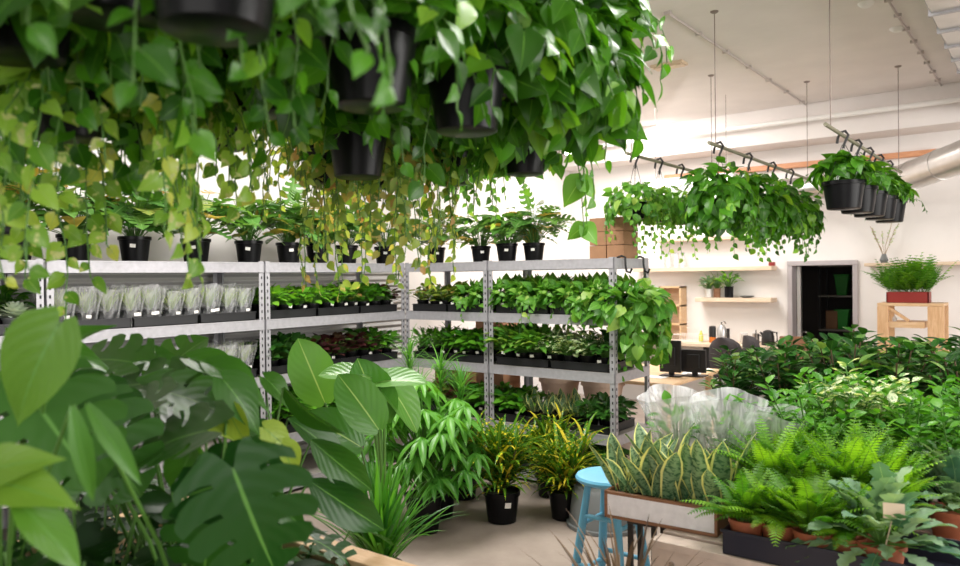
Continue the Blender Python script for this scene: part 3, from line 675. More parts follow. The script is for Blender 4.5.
ORD = ['first', 'second', 'third', 'fourth', 'fifth', 'sixth', 'seventh', 'eighth', 'ninth', 'tenth', 'eleventh', 'twelfth', 'thirteenth', 'fourteenth', 'fifteenth', 'sixteenth', 'seventeenth', 'eighteenth']
SHN = {1: 'lower', 2: 'third', 3: 'second', 0: 'bottom'}
DESC = {'lime': 'bright green seedling', 'green': 'green leafy plant', 'dark': 'dark leafy plant', 'red': 'burgundy leaved plant', 'bronze': 'bronze leaved plant', 'vari': 'pale speckled plant',
        'stalk': 'thin stalked plant', 'upright': 'upright green plant', 'sleeve': 'clear sleeved plant', 'snake': 'small snake plant', 'spider': 'spider plant', 'trail': 'trailing pothos'}
def bay(run_, a0, a1, lev, kinds, pitch=.145, rows=(0, 1), where='', tray=True, tags=.5):
    """fill a stretch of shelf; kinds = [(kind, count), ...] from the left"""
    z = LEV[lev]; n = sum(c for _, c in kinds); pitch = (a1-a0)/n
    seq = [k for k, c in kinds for _ in range(c)]
    cnt = {}
    TH = .065
    if tray:
        nt_ = max(1, round((a1-a0)/.55)); tw = (a1-a0)/nt_
        for i in range(nt_):
            c = a0+tw*(i+.5); mb = MB(); L, D = tw-.02, .44
            hx, hy = (L/2, D/2) if run_ == 'back' else (D/2, L/2)
            mb.b2((-hx, -hy, 0), (hx, hy, .004)); 
            for (p_, q_) in (((-hx, -hy), (hx, -hy+.004)), ((-hx, hy-.004), (hx, hy)), ((-hx, -hy), (-hx+.004, hy)), ((hx-.004, -hy), (hx, hy))): mb.b2((*p_, 0), (*q_, TH))
            for (p_, q_) in (((-hx-.004, -hy-.004), (hx+.004, -hy)), ((-hx-.004, hy), (hx+.004, hy+.004)), ((-hx-.004, -hy), (-hx, hy)), ((hx, -hy), (hx+.004, hy))): mb.b2((*p_, TH-.008), (*q_, TH))
            loc = (c, YF+.03+D/2, z+.002) if run_ == 'back' else (XF-.03-D/2, c, z+.002)
            o = mb.build('plant_tray', M_TRAY); o.location = loc
            tag(o, f'black plant tray, {ORD[i]} from left on {SHN[lev]} shelf {where}', 'tray', 'black trays on the shelving')
    for row in rows:
        cnt.clear()
        for i, k in enumerate(seq):
            cnt[k] = cnt.get(k, -1)+1
            c = a0+pitch*(i+.5)+rnd(random, -.008, .008); dd = .115+row*.19+rnd(random, -.01, .01)
            loc = (c, YF+dd, z+.007) if run_ == 'back' else (XF-dd, c, z+.007)
            s = min(1.25, pitch/.14)*rnd(random, .93, 1.08)
            s = min(s, 1.25, (pitch-.01)/.128 if k not in ('trail',) else (pitch-.01)/.152)
            rowt = ['front', 'rear'][row]
            lab = f'{ORD[cnt[k]]} {DESC[k]} from left, {rowt} row, {SHN[lev]} shelf {where}'
            o = place(k, loc, r_or(run_), lab, f'{DESC[k]}s on the {SHN[lev]} shelf {where}', s)
            if row == 0 and random.random() < tags:
                if run_ == 'back': card(o, (rnd(random, -.02, .02), -.082, rnd(random, .072, .085)), .032, .020, 0)
                else: card(o, (.082, rnd(random, -.02, .02), rnd(random, .072, .085)), .032, .020, PI/2)
def r_or(run_): return 0
NOT_COPIED = True
LW, LF, BW, BN = 'of left middle unit', 'of left far unit', 'of back right unit', 'of back corner unit'
bay('left', 2.05, 3.52, 3, [('sleeve', 10)], where=LW, tags=.6)
bay('left', 3.63, 5.07, 3, [('lime', 6), ('bronze', 1), ('green', 2), ('red', 1)], where=LF)
bay('left', 2.05, 3.52, 2, [('sleeve', 10)], where=LW, tags=.4)
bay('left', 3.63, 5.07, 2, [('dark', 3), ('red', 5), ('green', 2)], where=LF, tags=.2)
bay('left', 3.63, 5.07, 1, [('green', 9)], where=LF, tags=.2)
bay('left', 1.35, 1.95, 3, [('dark', 1), ('green', 3)], where='of left nearest unit', rows=(1,))
bay('back', -4.77, -3.92, 3, [('bronze', 4), ('trail', 2)], where=BN, tags=.8)
bay('back', -3.81, -2.72, 3, [('trail', 7)], where=BW, tags=.3)
bay('back', -4.77, -3.92, 2, [('stalk', 3), ('green', 3)], where=BN, tags=.9)
bay('back', -3.81, -2.72, 2, [('upright', 3), ('vari', 3), ('dark', 1)], where=BW, tags=.9)
bay('back', -4.77, -3.92, 1, [('bronze', 3), ('red', 1), ('green', 2)], where=BN, tags=.2)
bay('back', -3.81, -2.72, 1, [('green', 2), ('snake', 4), ('dark', 2)], where=BW, tags=.2)
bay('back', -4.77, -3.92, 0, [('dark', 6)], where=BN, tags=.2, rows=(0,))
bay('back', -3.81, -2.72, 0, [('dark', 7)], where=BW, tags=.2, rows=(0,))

# succulent in grey pot, near unit
p = onx(16, 331, XF-.12)
t = thing('succulent', 'pale green succulent in grey pot on the shelf at left photo edge', 'plant', (p.x, p.y, LEV[3]+.002))
pot_parts(t, .075, .10, M_GPOT); F = Fol(); r = random.Random(3)
for i in range(60):
    el = .15+1.35*(i/60); az = i*2.4; dr = Vector((math.cos(az)*math.cos(el), math.sin(az)*math.cos(el), math.sin(el))); F.leaf(T_OVAL, Vector((0, 0, .09))+dr*.03, dr, Vector((-dr.x, -dr.y, .8)), .10-.02*(i/60), r.random(), wid=.9)
F.build('foliage', M_SUCC, t)

# big pots on top of the racks
TOPL = [(13, 'philo', 1.15, 'at the left photo edge'), (75, 'philo2', 1.0, 'second along the left run'), (135, 'philo', 1.0, 'third along the left run'), (196, 'philo', 1.0, 'fourth along the left run, leaning over its tag'),
        (249, 'philo2', 1.0, 'just left of the long steel post'), (289, 'philo', .98, 'just right of the long steel post'), (318, 'philo2', .98, 'sixth to eighth gap of left run, dark purple pot'), (347, 'philo', .95, 'eighth along the left run'), (385, 'philo2', .95, 'in the corner of the two runs')]
NAMES_TOP = ['leftmost on top of left shelving at photo edge', 'second from left on top of left shelving', 'third from left on top of left shelving', 'fourth from left on top of left shelving',
 'fifth from left on top of left shelving', 'sixth from left on top of left shelving', 'seventh from left on top of left shelving', 'eighth from left on top of left shelving', 'last before corner on top of left shelving']
for i, (px, k, s, lb) in enumerate(TOPL):
    p = onx(px, 262, XF-.17)
    o = place(k, (p.x, p.y, LEV[4]+.003), rnd(random, 0, 6), 'leafy philodendron in black pot, '+NAMES_TOP[i], 'philodendrons on top of the shelving', s)
    a = math.atan2(-p.y, -p.x) - o.rotation_euler.z + rnd(random, -.2, .2)
    card(o, (.105*math.cos(a), .105*math.sin(a), .105), .036, .024, a+PI/2)
for i, (px, k, s, lb) in enumerate([(436, 'philo', .95, 'first from left on top of back shelving'), (481, 'philo2', .95, 'second from left on top of back shelving'), (507, 'philo2', 1.0, 'third from left on top of back shelving'), (534, 'philo', 1.0, 'fourth from left on top of back shelving')]):
    p = ony(px, 260, YF+.15+.1*(i % 2))
    o = place(k, (p.x, p.y, LEV[4]+.003), rnd(random, 0, 6), 'leafy philodendron in black pot, '+lb, 'philodendrons on top of the shelving', s*.9)
    a = math.atan2(-p.y, -p.x) - o.rotation_euler.z + rnd(random, -.2, .2)
    card(o, (.105*math.cos(a), .105*math.sin(a), .105), .036, .024, a+PI/2)
# stacked cardboard on top at the right
bx0 = ony(590, 250, YF+.30).x; bx1 = -2.72
k = 0
for j in range(3):
    for i in range(2):
        mb = MB(); wx = (bx1-bx0)/2; zz = LEV[4]+.004+j*.112
        c = (bx0+wx*(i+.5), YF+.42, zz+.055)
        mb.box((0, 0, 0), (wx-.006, .26, .108)); mb.box((0, 0, .0545), (.03, .261, .0012)); mb.box((0, -.1305, 0), (.03, .0012, .108))
        o = mb.build('cardboard_box', M_CARD, bevel=.003); o.location = c; o.rotation_euler = (0, 0, rnd(random, -.02, .02))
        tag(o, f'flat brown cardboard box, {["left", "right"][i]} column, {["bottom", "middle", "top"][j]} of stack on back shelving', 'box', 'cardboard boxes on top of the rack')

# pothos tumbling off the right end of the back rack
t = thing('trailing_pothos', 'large bright pothos spilling over right end of back shelving', 'plant', (-2.74, YF+.30, LEV[3]+.003)); r = random.Random(21)
pot_parts(t, .10, .16); F = Fol()
mound(F, r, 240, (.02, -.08, .06), (.40, .34, .20), T_HEART, .115, zmin=-.6, hang=.5)
mound(F, r, 120, (.20, -.06, -.13), (.19, .27, .24), T_HEART, .11, zmin=-.9, hang=.7)
for k in range(9): vine(F, r, (.05, 0, .14), -1.4+k*.34, rnd(r, .35, .75), T_HEART, .085, out=.3, step=.05)
F.build('foliage', [M_MID2, M_STEM], t)

# boxes standing behind the back rack
for k, (px, py, w_, h_, zz, lb) in enumerate([(495, 340, .34, 1.55, 0, 'tall upright cardboard carton behind back shelving'), (455, 340, .4, .9, 0, 'low cardboard carton behind the corner of back shelving')]):
    p = ony(px, py, 6.15); mb = MB(); mb.box((0, 0, h_/2), (w_, .3, h_)); mb.box((0, -.151, h_/2), (.05, .002, h_)); o = mb.build('carton', M_CARD, bevel=.003); o.location = (p.x, 6.2, 0); tag(o, lb, 'box')
for k, (px, lb) in enumerate([(560, 'large beige flowerpot behind back shelving, left of two'), (603, 'large beige flowerpot behind back shelving, right of two')]):
    p = ony(px, 400, 6.25); mb = MB(); mb.lathe([(.13, 0), (.19, .33), (.205, .33), (.205, .40), (.18, .40), (.12, .03)], n=24); o = mb.build('flowerpot', mat('beige_ceramic', (.58, .42, .32), .6), smooth=True); o.location = (p.x, 6.25, .35); tag(o, lb, 'pot')
    mb = MB(); mb.lathe([(.15, 0), (.16, .01), (.16, .33), (.15, .345)], n=20); o = mb.build('stand', M_PINE, smooth=True); o.location = (p.x, 6.25, 0); tag(o, lb.replace('large beige flowerpot', 'round wooden stand under beige flowerpot'), 'stand')

# ================================================================== OFFICE
def shelf(name, pxa, pxb, py, y, depth, th, label, m=M_PALE_W):
    a = ony(pxa, py, y); b = ony(pxb, py, y); z = ony((pxa+pxb)/2, py, y-depth).z
    mb = MB(); mb.b2((a.x, y-depth, z-th), (b.x, y, z)); return tag(mb.build(name, m, bevel=.003), label, 'shelf'), z
YW = Y1-.001
s1, z1 = shelf('wall_shelf', 640, 777, 267, YW, .22, .05, 'long pale wooden wall shelf, upper one left of the doorway')
s2, z2 = shelf('wall_shelf', 702, 777, 298, YW, .24, .05, 'short pale wooden wall shelf, lower one left of the doorway')
s0, z0 = shelf('wall_shelf', 660, 748, 237, YW, .2, .04, 'topmost pale wall shelf half hidden by hanging plants')
s3, z3 = shelf('wall_shelf', 868, 990, 262, YW, .22, .035, 'pale wooden wall shelf right of the doorway')
# tan cubby on wall
p = ony(676, 315, YW); t = thing('wall_cubby', 'small tan wooden cubby hanging on office wall behind pothos', 'shelf', (p.x, YW-.1, p.z-.36))
mb = MB(); W_, Hh = .30, .74
for z in (0, .24, .48, Hh-.02): mb.b2((-W_/2, -.1, z), (W_/2, .09, z+.02))
for x in (-W_/2, W_/2-.02): mb.b2((x, -.1, 0), (x+.02, .09, Hh))
mb.build('cubby_frame', M_PINE, t); mb = MB(); mb.b2((-W_/2, .09, 0), (W_/2, .1, Hh)); mb.build('back_panel', M_PALE_W, t)
# jars on upper shelf
M_JAR = mat('pale_glass', (.72, .74, .74), .12, alpha=.45)
def lathe_thing(name, px, y, z, prof, m, label, cat, n=18, extra=None, group=None):
    p = ony(px, 300, y); o = thing(name, label, cat, (p.x, y, z+.001), 0, group)
    mb = MB(); mb.lathe(prof, n=n); mb.build('body', m, o, smooth=True)
    return o
for k, px in enumerate((663, 669, 677, 683)):
    o = lathe_thing('glass_jar', px, YW-.11, z1, [(.03, 0), (.032, .01), (.032, .15), (.024, .17)], M_JAR, f'clear glass jar, {ORD[k]} from left on upper wall shelf', 'jar', group='jars on the upper shelf')
    mb = MB(); mb.lathe([(.026, .17), (.028, .172), (.028, .19), (.001, .195)], n=14); mb.build('lid', M_GALV, o, smooth=True)
p = ony(772, 263, YW-.12); mb = MB(); mb.box((0, 0, .02), (.07, .05, .04)); mb.box((0, 0, .043), (.072, .052, .006)); o = mb.build('small_box', M_RED_P, bevel=.003); o.location = (p.x, YW-.12, z1+.001); tag(o, 'tiny red brown box at right end of upper wall shelf', 'box')
# small plants on lower shelf
for k, (px, pm, fm, tt, s_, lb) in enumerate([(709, M_WHITE, M_BLUE, T_OVAL, .9, 'small grey green plant in white pot on lower wall shelf'), (717, M_DARKW, M_BRONZE, T_STRAP, .95, 'small plant in brown wooden pot on lower wall shelf'), (729, M_POT, M_LIME, T_LANCEW, 1.15, 'bright green leafy plant in dark pot on lower wall shelf')]):
    p = ony(px, 296, YW-.17); o = thing('potted_plant', lb, 'plant', (p.x, YW-.17, z2+.002)); r = random.Random(50+k)
    pot_parts(o, .05*s_, .12*s_, pm, rim=False, taper=.9); F = Fol(); bushy(F, r, 44, .17*s_, .10*s_, tt, .10, base=(0, 0, .1*s_), up=.9); F.build('foliage', fm, o)
p = ony(747, 298, YW-.13); mb = MB(); mb.lathe([(.05, 0), (.09, .02), (.085, .025), (.04, .012)], n=18); o = mb.build('dish', M_GPOT, smooth=True); o.location = (p.x, YW-.13, z2+.001); tag(o, 'shallow dark dish on lower wall shelf', 'dish')
# counter
cz = onz(730, 345, .86); YC = cz.y; 
t = thing('office_counter', 'long wood topped counter along the office wall', 'counter')
xa, xb = -4.9, ony(792, 345, YC).x
mb = MB(); mb.b2((xa, YC, .82), (xb, YW, .86)); mb.build('countertop', M_PALE_W, t, bevel=.004)
mb = MB(); mb.b2((xa, YC+.04, 0), (xa+.05, YW, .819)); mb.b2((xb-.05, YC+.04, 0), (xb, YW, .819)); mb.b2((-3.3, YC+.04, 0), (-3.25, YW, .819)); mb.build('leg_panel', M_WHITE, t)
p1 = ony(703, 350, YC+.05).x; p2 = ony(731, 350, YC+.05).x
mb = MB(); mb.b2((p1, YC+.05, .55), (p2, YC+.5, .818)); mb.build('drawer_unit', M_BLACK, t, bevel=.004)
def cnt_x(px): return ony(px, 335, YC+.2).x
# bottles and makers
t = thing('coffee_jar', 'black topped jar of amber drink on office counter', 'jar', (cnt_x(712.5), YC+.2, .861))
mb = MB(); mb.lathe([(.035, 0), (.042, .005), (.042, .07)], n=18); mb.build('amber_drink', mat('amber', (.55, .16, .03), .2), t, smooth=True)
mb = MB(); mb.lathe([(.043, .0705), (.043, .17), (.04, .2), (.02, .205)], n=18); mb.build('body', M_BLACK, t, smooth=True)
t = thing('steel_flask', 'tall steel flask with black spout on office counter', 'flask', (cnt_x(722), YC+.2, .861))
mb = MB(); mb.lathe([(.05, 0), (.055, .01), (.055, .17), (.04, .20), (.03, .22)], n=20); mb.build('body', mat('brushed_steel', (.55, .54, .53), .35, metal=.7), t, smooth=True)
mb = MB(); mb.tube([(-.0, 0, .22), (-.01, 0, .255), (.03, 0, .26), (.05, 0, .235)], .009); mb.build('handle', M_CHROME, t, smooth=True)
mb = MB(); mb.b2((.064, -.02, 0), (.09, .02, .18)); mb.build('side_grip', M_BLACK, t, bevel=.004)
t = thing('glass_canister', 'squat clear canister with tan contents on office counter', 'jar', (cnt_x(744), YC+.2, .861))
mb = MB(); mb.lathe([(.04, 0), (.044, .01), (.044, .13), (.036, .14)], n=18); mb.build('body', M_JAR, t, smooth=True); mb = MB(); mb.lathe([(.038, .004), (.038, .11), (.001, .112)], n=16); mb.build('contents', mat('tan_grain', (.6, .42, .28), .9), t, smooth=True)
t = thing('french_press', 'glass and steel coffee press on office counter', 'coffee press', (cnt_x(756), YC+.2, .861))
mb = MB(); mb.lathe([(.038, 0), (.04, .01), (.04, .12), (.042, .13), (.001, .14)], n=18); mb.build('body', M_CHROME, t, smooth=True)
mb = MB(); mb.tube([(.04, 0, .11), (.075, 0, .10), (.075, 0, .04), (.04, 0, .03)], .007); mb.tube([(0, 0, .13), (0, 0, .175)], .005); mb.build('handle', M_BLACK, t, smooth=True)
t = thing('electric_kettle', 'black electric kettle at right end of office counter', 'kettle', (cnt_x(768), YC+.2, .861))
mb = MB(); mb.lathe([(.07, 0), (.075, .01), (.07, .1), (.055, .16), (.03, .175), (.001, .178)], n=20); mb.build('body', M_BLACK, t, smooth=True)
mb = MB(); mb.tube([(.05, 0, .155), (.10, 0, .15), (.105, 0, .05), (.07, 0, .03)], .010); mb.build('handle', M_BLACK, t, smooth=True)
mb = MB(); mb.tube([(-.05, 0, .11), (-.09, 0, .15)], [.018, .01]); mb.build('spout', M_BLACK, t, smooth=True)
t = thing('dish_rack', 'low white wire dish rack on office counter', 'dish rack', (cnt_x(690), YC+.2, .861))
mb = MB()
for z in (.01, .09): mb.tube([(-.18, -.12, z), (.18, -.12, z), (.18, .12, z), (-.18, .12, z), (-.18, -.12, z)], .004, 5)
for k in range(13): x = -.18+.03*k; mb.tube([(x, -.12, .09), (x, -.12, .01), (x, .12, .01), (x, .12, .09)], .0025, 4)
mb.build('wire_frame', M_WHITE, t)
t = thing('soap_bottle', 'small yellow green soap bottle on office counter', 'bottle', (cnt_x(701), YC+.2, .861))
mb = MB(); mb.lathe([(.025, 0), (.028, .01), (.028, .09), (.012, .12), (.012, .14)], n=14); mb.build('body', mat('soap_yellow', (.62, .66, .12), .3), t, smooth=True); mb = MB(); mb.lathe([(.01, .14), (.012, .141), (.012, .16), (.004, .165)], n=10); mb.build('cap', M_WHITE, t, smooth=True)
# desk with monitors
dk = onz(672, 384, .75)
t = thing('office_desk', 'light wooden office desk behind back shelving', 'desk')
mb = MB(); mb.b2((dk.x-1.9, dk.y, .715), (dk.x, dk.y+1.25, .75)); mb.build('desktop', M_PINE, t, bevel=.012)
for (x, y) in ((dk.x-1.8, dk.y+.1), (dk.x-.1, dk.y+.1), (dk.x-1.8, dk.y+1.15), (dk.x-.1, dk.y+1.15)):
    mb = MB(); mb.b2((x-.03, y-.03, 0), (x+.03, y+.03, .714)); mb.build('leg', M_PINEZ, t)
for k, (pa, pb, pt, pbm, dy, lb) in enumerate([(660, 681, 340, 374, .45, 'taller black monitor seen from behind on office desk'), (682, 706, 349, 373, .55, 'wider black monitor seen from behind on office desk, right one')]):
    a = ony(pa, pt, dk.y+dy); b = ony(pb, pbm, dk.y+dy); zt = a.z; cx = (a.x+b.x)/2; wd = b.x-a.x
    o = thing('computer_monitor', lb, 'monitor', (cx, dk.y+dy, .751), .05)
    mb = MB(); mb.box((0, 0, (zt-.75)/2+.02), (wd, .03, zt-.75-.04)); mb.box((0, -.02, (zt-.75)/2+.02), (wd*.5, .02, (zt-.75)*.5)); mb.build('screen', M_BLACK, o, bevel=.004)
    mb = MB(); mb.box((0, .03, .08), (.05, .03, .16)); mb.box((0, .04, .006), (.2, .16, .01)); mb.build('stand', M_BLACK, o, bevel=.003)
for k, (px, py, lb, w_, h_) in enumerate([(655, 377, 'sheet of white paper at front of office desk', .2, .14), (700, 374, 'loose white papers at right of office desk', .16, .2), (717, 367, 'small pile of papers at far right of office desk', .12, .16)]):
    p = onz(px, py, .751); p.x = min(p.x, dk.x-.13); p.y = min(max(p.y, dk.y+.14), dk.y+1.1); mb = MB()
    for q in range(2): mb.box((q*.01, q*.012, .001+q*.0015), (w_, h_, .001), rz=.1*q)
    o = mb.build('paper', M_TAG); o.location = p; o.rotation_euler = (0, 0, .3*k); tag(o, lb, 'paper')
def office_chair(px, y, rz, label):
    p = ony(px, 355, y); t = thing('office_chair', label, 'chair', (p.x, y, 0), rz, 'grey chairs between desk and counter')
    mb = MB(); n = 9; vs = []
    for q, zz in enumerate((.55, .62, .75, .88, .95, .985)):
        w_ = [.17, .21, .23, .22, .17, .09][q]
        for s, off in ((-1, 0), (1, 1)):
            for i in range(n): u = -1+2*i/(n-1); vs.append((u*w_, .18+.05*(1-u*u)*1+(.03 if off else -.02)+(.98-zz)*-.06, zz+.04-(abs(u)**3)*.02))
    fs = []
    for q in range(5):
        for i in range(n-1):
            a = q*2*n+i; fs.append((a, a+1, a+2*n+1, a+2*n)); b_ = a+n; fs.append((b_+1, b_, b_+2*n, b_+2*n+1))
        fs.append((q*2*n, q*2*n+2*n, q*2*n+3*n, q*2*n+n)); fs.append((q*2*n+n-1, q*2*n+2*n-1, q*2*n+4*n-1, q*2*n+3*n-1))
    q = 5*2*n; fs += [(q+i, q+i+1, q+n+i+1, q+n+i) for i in range(n-1)]; fs += [(i+1, i, n+i, n+i+1) for i in range(n-1)]
    mb._add(vs, fs); mb.build('backrest', M_GREY, t, smooth=True)
    mb = MB(); mb.lathe([(.16, .43), (.23, .44), (.24, .47), (.20, .50), (.001, .505)], n=20); mb.build('seat', M_GREY, t, smooth=True)
    mb = MB(); mb.tube([(0, .18, .45), (0, .27, .5), (0, .24, .74)], .018); mb.build('back_bracket', M_BLACK, t, smooth=True)
    mb = MB(); mb.tube([(0, 0, .08), (0, 0, .44)], .025); mb.build('gas_column', M_BLACK, t, smooth=True)
    for k in range(5):
        a = k*2*PI/5; mb = MB(); mb.tube([(0, 0, .10), (.26*math.cos(a), .26*math.sin(a), .07)], [.025, .015]); l = mb.build('leg', M_BLACK, t, smooth=True)
        mb = MB(); mb.lathe([(.02, -.012), (.028, 0), (.02, .012)], n=12); c = mb.build('caster', M_BLACK, l, smooth=True); c.location = (.26*math.cos(a), .26*math.sin(a), .03); c.rotation_euler = (PI/2, 0, a)
    return t
office_chair(738, YC-.72, 2.7, 'grey upholstered office chair, left of the pair before the counter')
office_chair(768, YC-.42, 2.2, 'grey upholstered office chair, right of the pair before the counter')
p = ony(793, 345, YC-.3); t = thing('wooden_chair', 'brown wooden chair beside the doorway left jamb', 'chair', (p.x, YC-.3, 0), .2)
mb = MB(); mb.box((0, .18, .82), (.30, .025, .36)); mb.build('backrest', M_DARKW, t, bevel=.01); mb = MB(); mb.box((0, 0, .45), (.38, .38, .03)); mb.build('seat', M_DARKW, t, bevel=.008)
for (x, y, h_) in ((-.16, -.16, .435), (.16, -.16, .435), (-.15, .18, .64), (.15, .18, .64)):
    mb = MB(); mb.b2((x-.015, y-.015, 0), (x+.015, y+.015, h_)); mb.build('leg', M_DARKW, t)

# wooden stand with the red planter
YS = 8.55
def sp(px, py, y=YS): return ony(px, py, y)
a = sp(877, 303); b = sp(944, 303); zt = a.z
t = thing('wooden_stand', 'pale timber stand with thick legs right of the doorway', 'stand')
mb = MB(); mb.b2((a.x, YS, zt-.03), (b.x, YS+.4, zt)); mb.build('stand_top', M_PINE, t, bevel=.004)
for (x, y) in ((a.x, YS-.003), (a.x, YS+.35), (b.x-.14, YS-.003), (b.x-.14, YS+.35)):
    mb = MB(); mb.b2((x, y, 0), (x+.14 if x > a.x+.1 else x+.10, y+.05, zt-.031)); mb.build('leg', M_PINEZ, t, bevel=.003)
lz = sp(905, 322).z
mb = MB(); mb.b2((a.x+.1, YS+.01, lz-.06), (a.x+.42, YS+.34, lz)); mb.build('inner_shelf', M_PINE, t, bevel=.003)
mb = MB(); mb.bar((a.x+.09, YS+.03, zt-.04), (a.x+.28, YS+.03, lz+.01), .03, .03); mb.build('brace', M_PINEZ, t)
a2 = sp(884, 303); b2_ = sp(928, 303)
t = thing('fern_planter', 'bushy green fern in long red planter on timber stand', 'planter', ((a2.x+b2_.x)/2, YS+.2, zt+.001))
W_ = (b2_.x-a2.x)*.98; ph = .11
mb = MB(); mb.b2((-W_/2, -.1, 0), (W_/2, .1, .006))
for q in (((-W_/2, -.1), (W_/2, -.085)), ((-W_/2, .085), (W_/2, .1)), ((-W_/2, -.1), (-W_/2+.015, .1)), ((W_/2-.015, -.1), (W_/2, .1))): mb.b2((*q[0], 0), (*q[1], ph))
mb.build('planter_box', M_RED_P, t, bevel=.004)
mb = MB(); mb.b2((-W_/2+.016, -.084, ph-.03), (W_/2-.016, .084, ph-.012)); mb.build('soil', M_SOIL, t)
F = Fol(); r = random.Random(5)
for i in range(230):
    x = rnd(r, -W_/2, W_/2)*.95; frond(F, r, (x, rnd(r, -.06, .06), ph-.02), r.random()*6.28, rnd(r, .18, .42), rnd(r, .8, 1.5), r.random()*.55, pw=.16, np_=12, curve=rnd(r, .2, .9))
F.build('foliage', M_FERN, t)
t = thing('twig_vase', 'bare twigs with pale buds in a vase on right wall shelf', 'vase', (ony(884, 262, YW-.1).x, YW-.1, z3+.001)); r = random.Random(9)
mb = MB(); mb.lathe([(.03, 0), (.045, .03), (.03, .07), (.02, .10)], n=16); mb.build('vase', M_GPOT, t, smooth=True)
F = Fol()
for k in range(7):
    a_ = r.random()*6.28; d = Vector((math.cos(a_)*.5, math.sin(a_)*.15, 1.2)).normalized(); L = rnd(r, .25, .42); P = [Vector((0, 0, .08))+d*L*q/4+jit(r, .012) for q in range(5)]; F.stem(P, .0035, m=1)
    for q in range(9): pp = P[0]+(P[-1]-P[0])*rnd(r, .4, 1); F.leaf(T_ROUND, pp, jit(r, 1), jit(r, 1), .022, r.random())
F.build('twigs', [M_PALE, M_TWIG], t)
mb = MB(); mb.lathe([(.02, 0), (.024, .02), (.01, .05), (.001, .055)], n=12); o = mb.build('bird_figurine', M_WHITE, smooth=True); q = sp(893, 319); o.location = (q.x, YS+.1, lz+.001); tag(o, 'tiny white ornament inside the timber stand', 'ornament')

# ================================================================== BENCHES AND PLANTS, RIGHT SIDE
BZ = .72; YB = 2.58
def bench(label, x0, x1, y0, y1, z, m=M_WHITE):
    t = thing('plant_bench', label, 'bench', ((x0+x1)/2, (y0+y1)/2, 0)); cx, cy = (x0+x1)/2, (y0+y1)/2; hx, hy = (x1-x0)/2, (y1-y0)/2
    mb = MB(); k = 0; y = -hy
    while y < hy-.05: mb.b2((-hx, y, z-.03), (hx, y+.085, z)); y += .115
    mb.build('slatted_top', M_CREAM, t, bevel=.003)
    mb = MB(); mb.b2((-hx, -hy+.01, z-.13), (hx, -hy+.035, z-.031)); mb.b2((-hx, hy-.035, z-.13), (hx, hy-.01, z-.031)); mb.b2((-hx, -hy+.036, z-.13), (-hx+.03, hy-.036, z-.031)); mb.b2((hx-.03, -hy+.036, z-.13), (hx, hy-.036, z-.031)); mb.build('apron', M_CREAM, t, bevel=.003)
    mb = MB()
    for q in range(7): mb.lathe([(.009, 0), (.007, .006), (.001, .008)], (0, 0, 0), 8)
    for (sx, sy) in ((-1, -1), (1, -1), (-1, 1), (1, 1)):
        mb = MB(); mb.b2((sx*(hx-.09)-.035, sy*(hy-.07)-.035, 0), (sx*(hx-.09)+.035, sy*(hy-.07)+.035, z-.031)); mb.build('leg', M_CREAM, t, bevel=.004)
    mb = MB()
    for x in (-hx+.08, -hx+.2, -.2, .2, hx-.1): mb.tube([(x, -hy+.012, z-.08), (x, -hy+.002, z-.08)], .011, 10)
    mb.build('bolt', M_CHROME, t, smooth=True)
    mb = MB(); mb.b2((-hx+.06, -hy+.04, .18), (hx-.06, hy-.04, .205)); mb.build('lower_shelf', M_CREAM, t)
    return t
M_CREAM = mat('cream_painted_wood', (.58, .47, .40), .6, noise=.15, nscale=14)
bench('cream painted slatted bench carrying ferns and snake plants', ony(650, 540, YB).x, .75, YB, 4.02, BZ)
bench('second slatted bench behind, under the dark laurels', -1.75, 1.0, 4.12, 5.6, BZ-.04)

# white planter with snake plants
A = onz(606, 490, .83); B = onz(716, 508, .83); dv = (B-A); Lp = dv.length; ang = math.atan2(dv.y, dv.x); pc = (A+B)/2
t = thing('snake_plant_planter', 'long whitewashed wooden planter of striped snake plants on bench corner', 'planter', (pc.x, pc.y+0.0, BZ+.001), ang)
PH, PD = .108, .20
mb = MB(); mb.b2((-Lp/2, 0, .012), (Lp/2, .012, PH-.012)); mb.b2((-Lp/2, PD-.012, .012), (Lp/2, PD, PH-.012)); mb.b2((-Lp/2+.008, .012, 0), (Lp/2-.008, PD-.012, .01)); mb.build('white_panel', mat('whitewash', (.85, .83, .86), .6, noise=.12, nscale=25), t)
mb = MB(); mb.b2((-Lp/2-.006, -.006, PH-.012), (Lp/2+.006, .014, PH)); mb.b2((-Lp/2-.006, -.006, 0), (Lp/2+.006, .0135, .012)); mb.b2((-Lp/2-.006, PD-.014, PH-.012), (Lp/2+.006, PD+.006, PH))
for s in (-1, 1): mb.b2((s*Lp/2-.006, -.006, 0), (s*Lp/2+.006, PD+.006, PH+.001))
mb.build('wooden_trim', M_DARKW, t, bevel=.002)
mb = MB(); mb.b2((-Lp/2+.008, .013, .02), (Lp/2-.008, PD-.013, PH-.018)); mb.build('soil', M_SOIL, t)
F = Fol(); r = random.Random(14)
for k in range(7):
    bx = -Lp/2+.03+k*(Lp-.05)/6
    for i in range(6):
        az = i*2.4+k+rnd(r, -.3, .3); lean = rnd(r, .1, .85); o_ = Vector((math.cos(az), math.sin(az), 0)); p = Vector((bx, PD/2, PH-.03))+o_*.02+Vector((0, rnd(r, -.03, .03), 0))
        F.leaf(T_SNAKE, p, o_*lean+Vector((0, 0, 1)), o_*(-1)+jit(r, .6), rnd(r, .20, .33), r.random(), wid=rnd(r, .9, 1.25))
F.build('foliage', M_SNAKE, t)

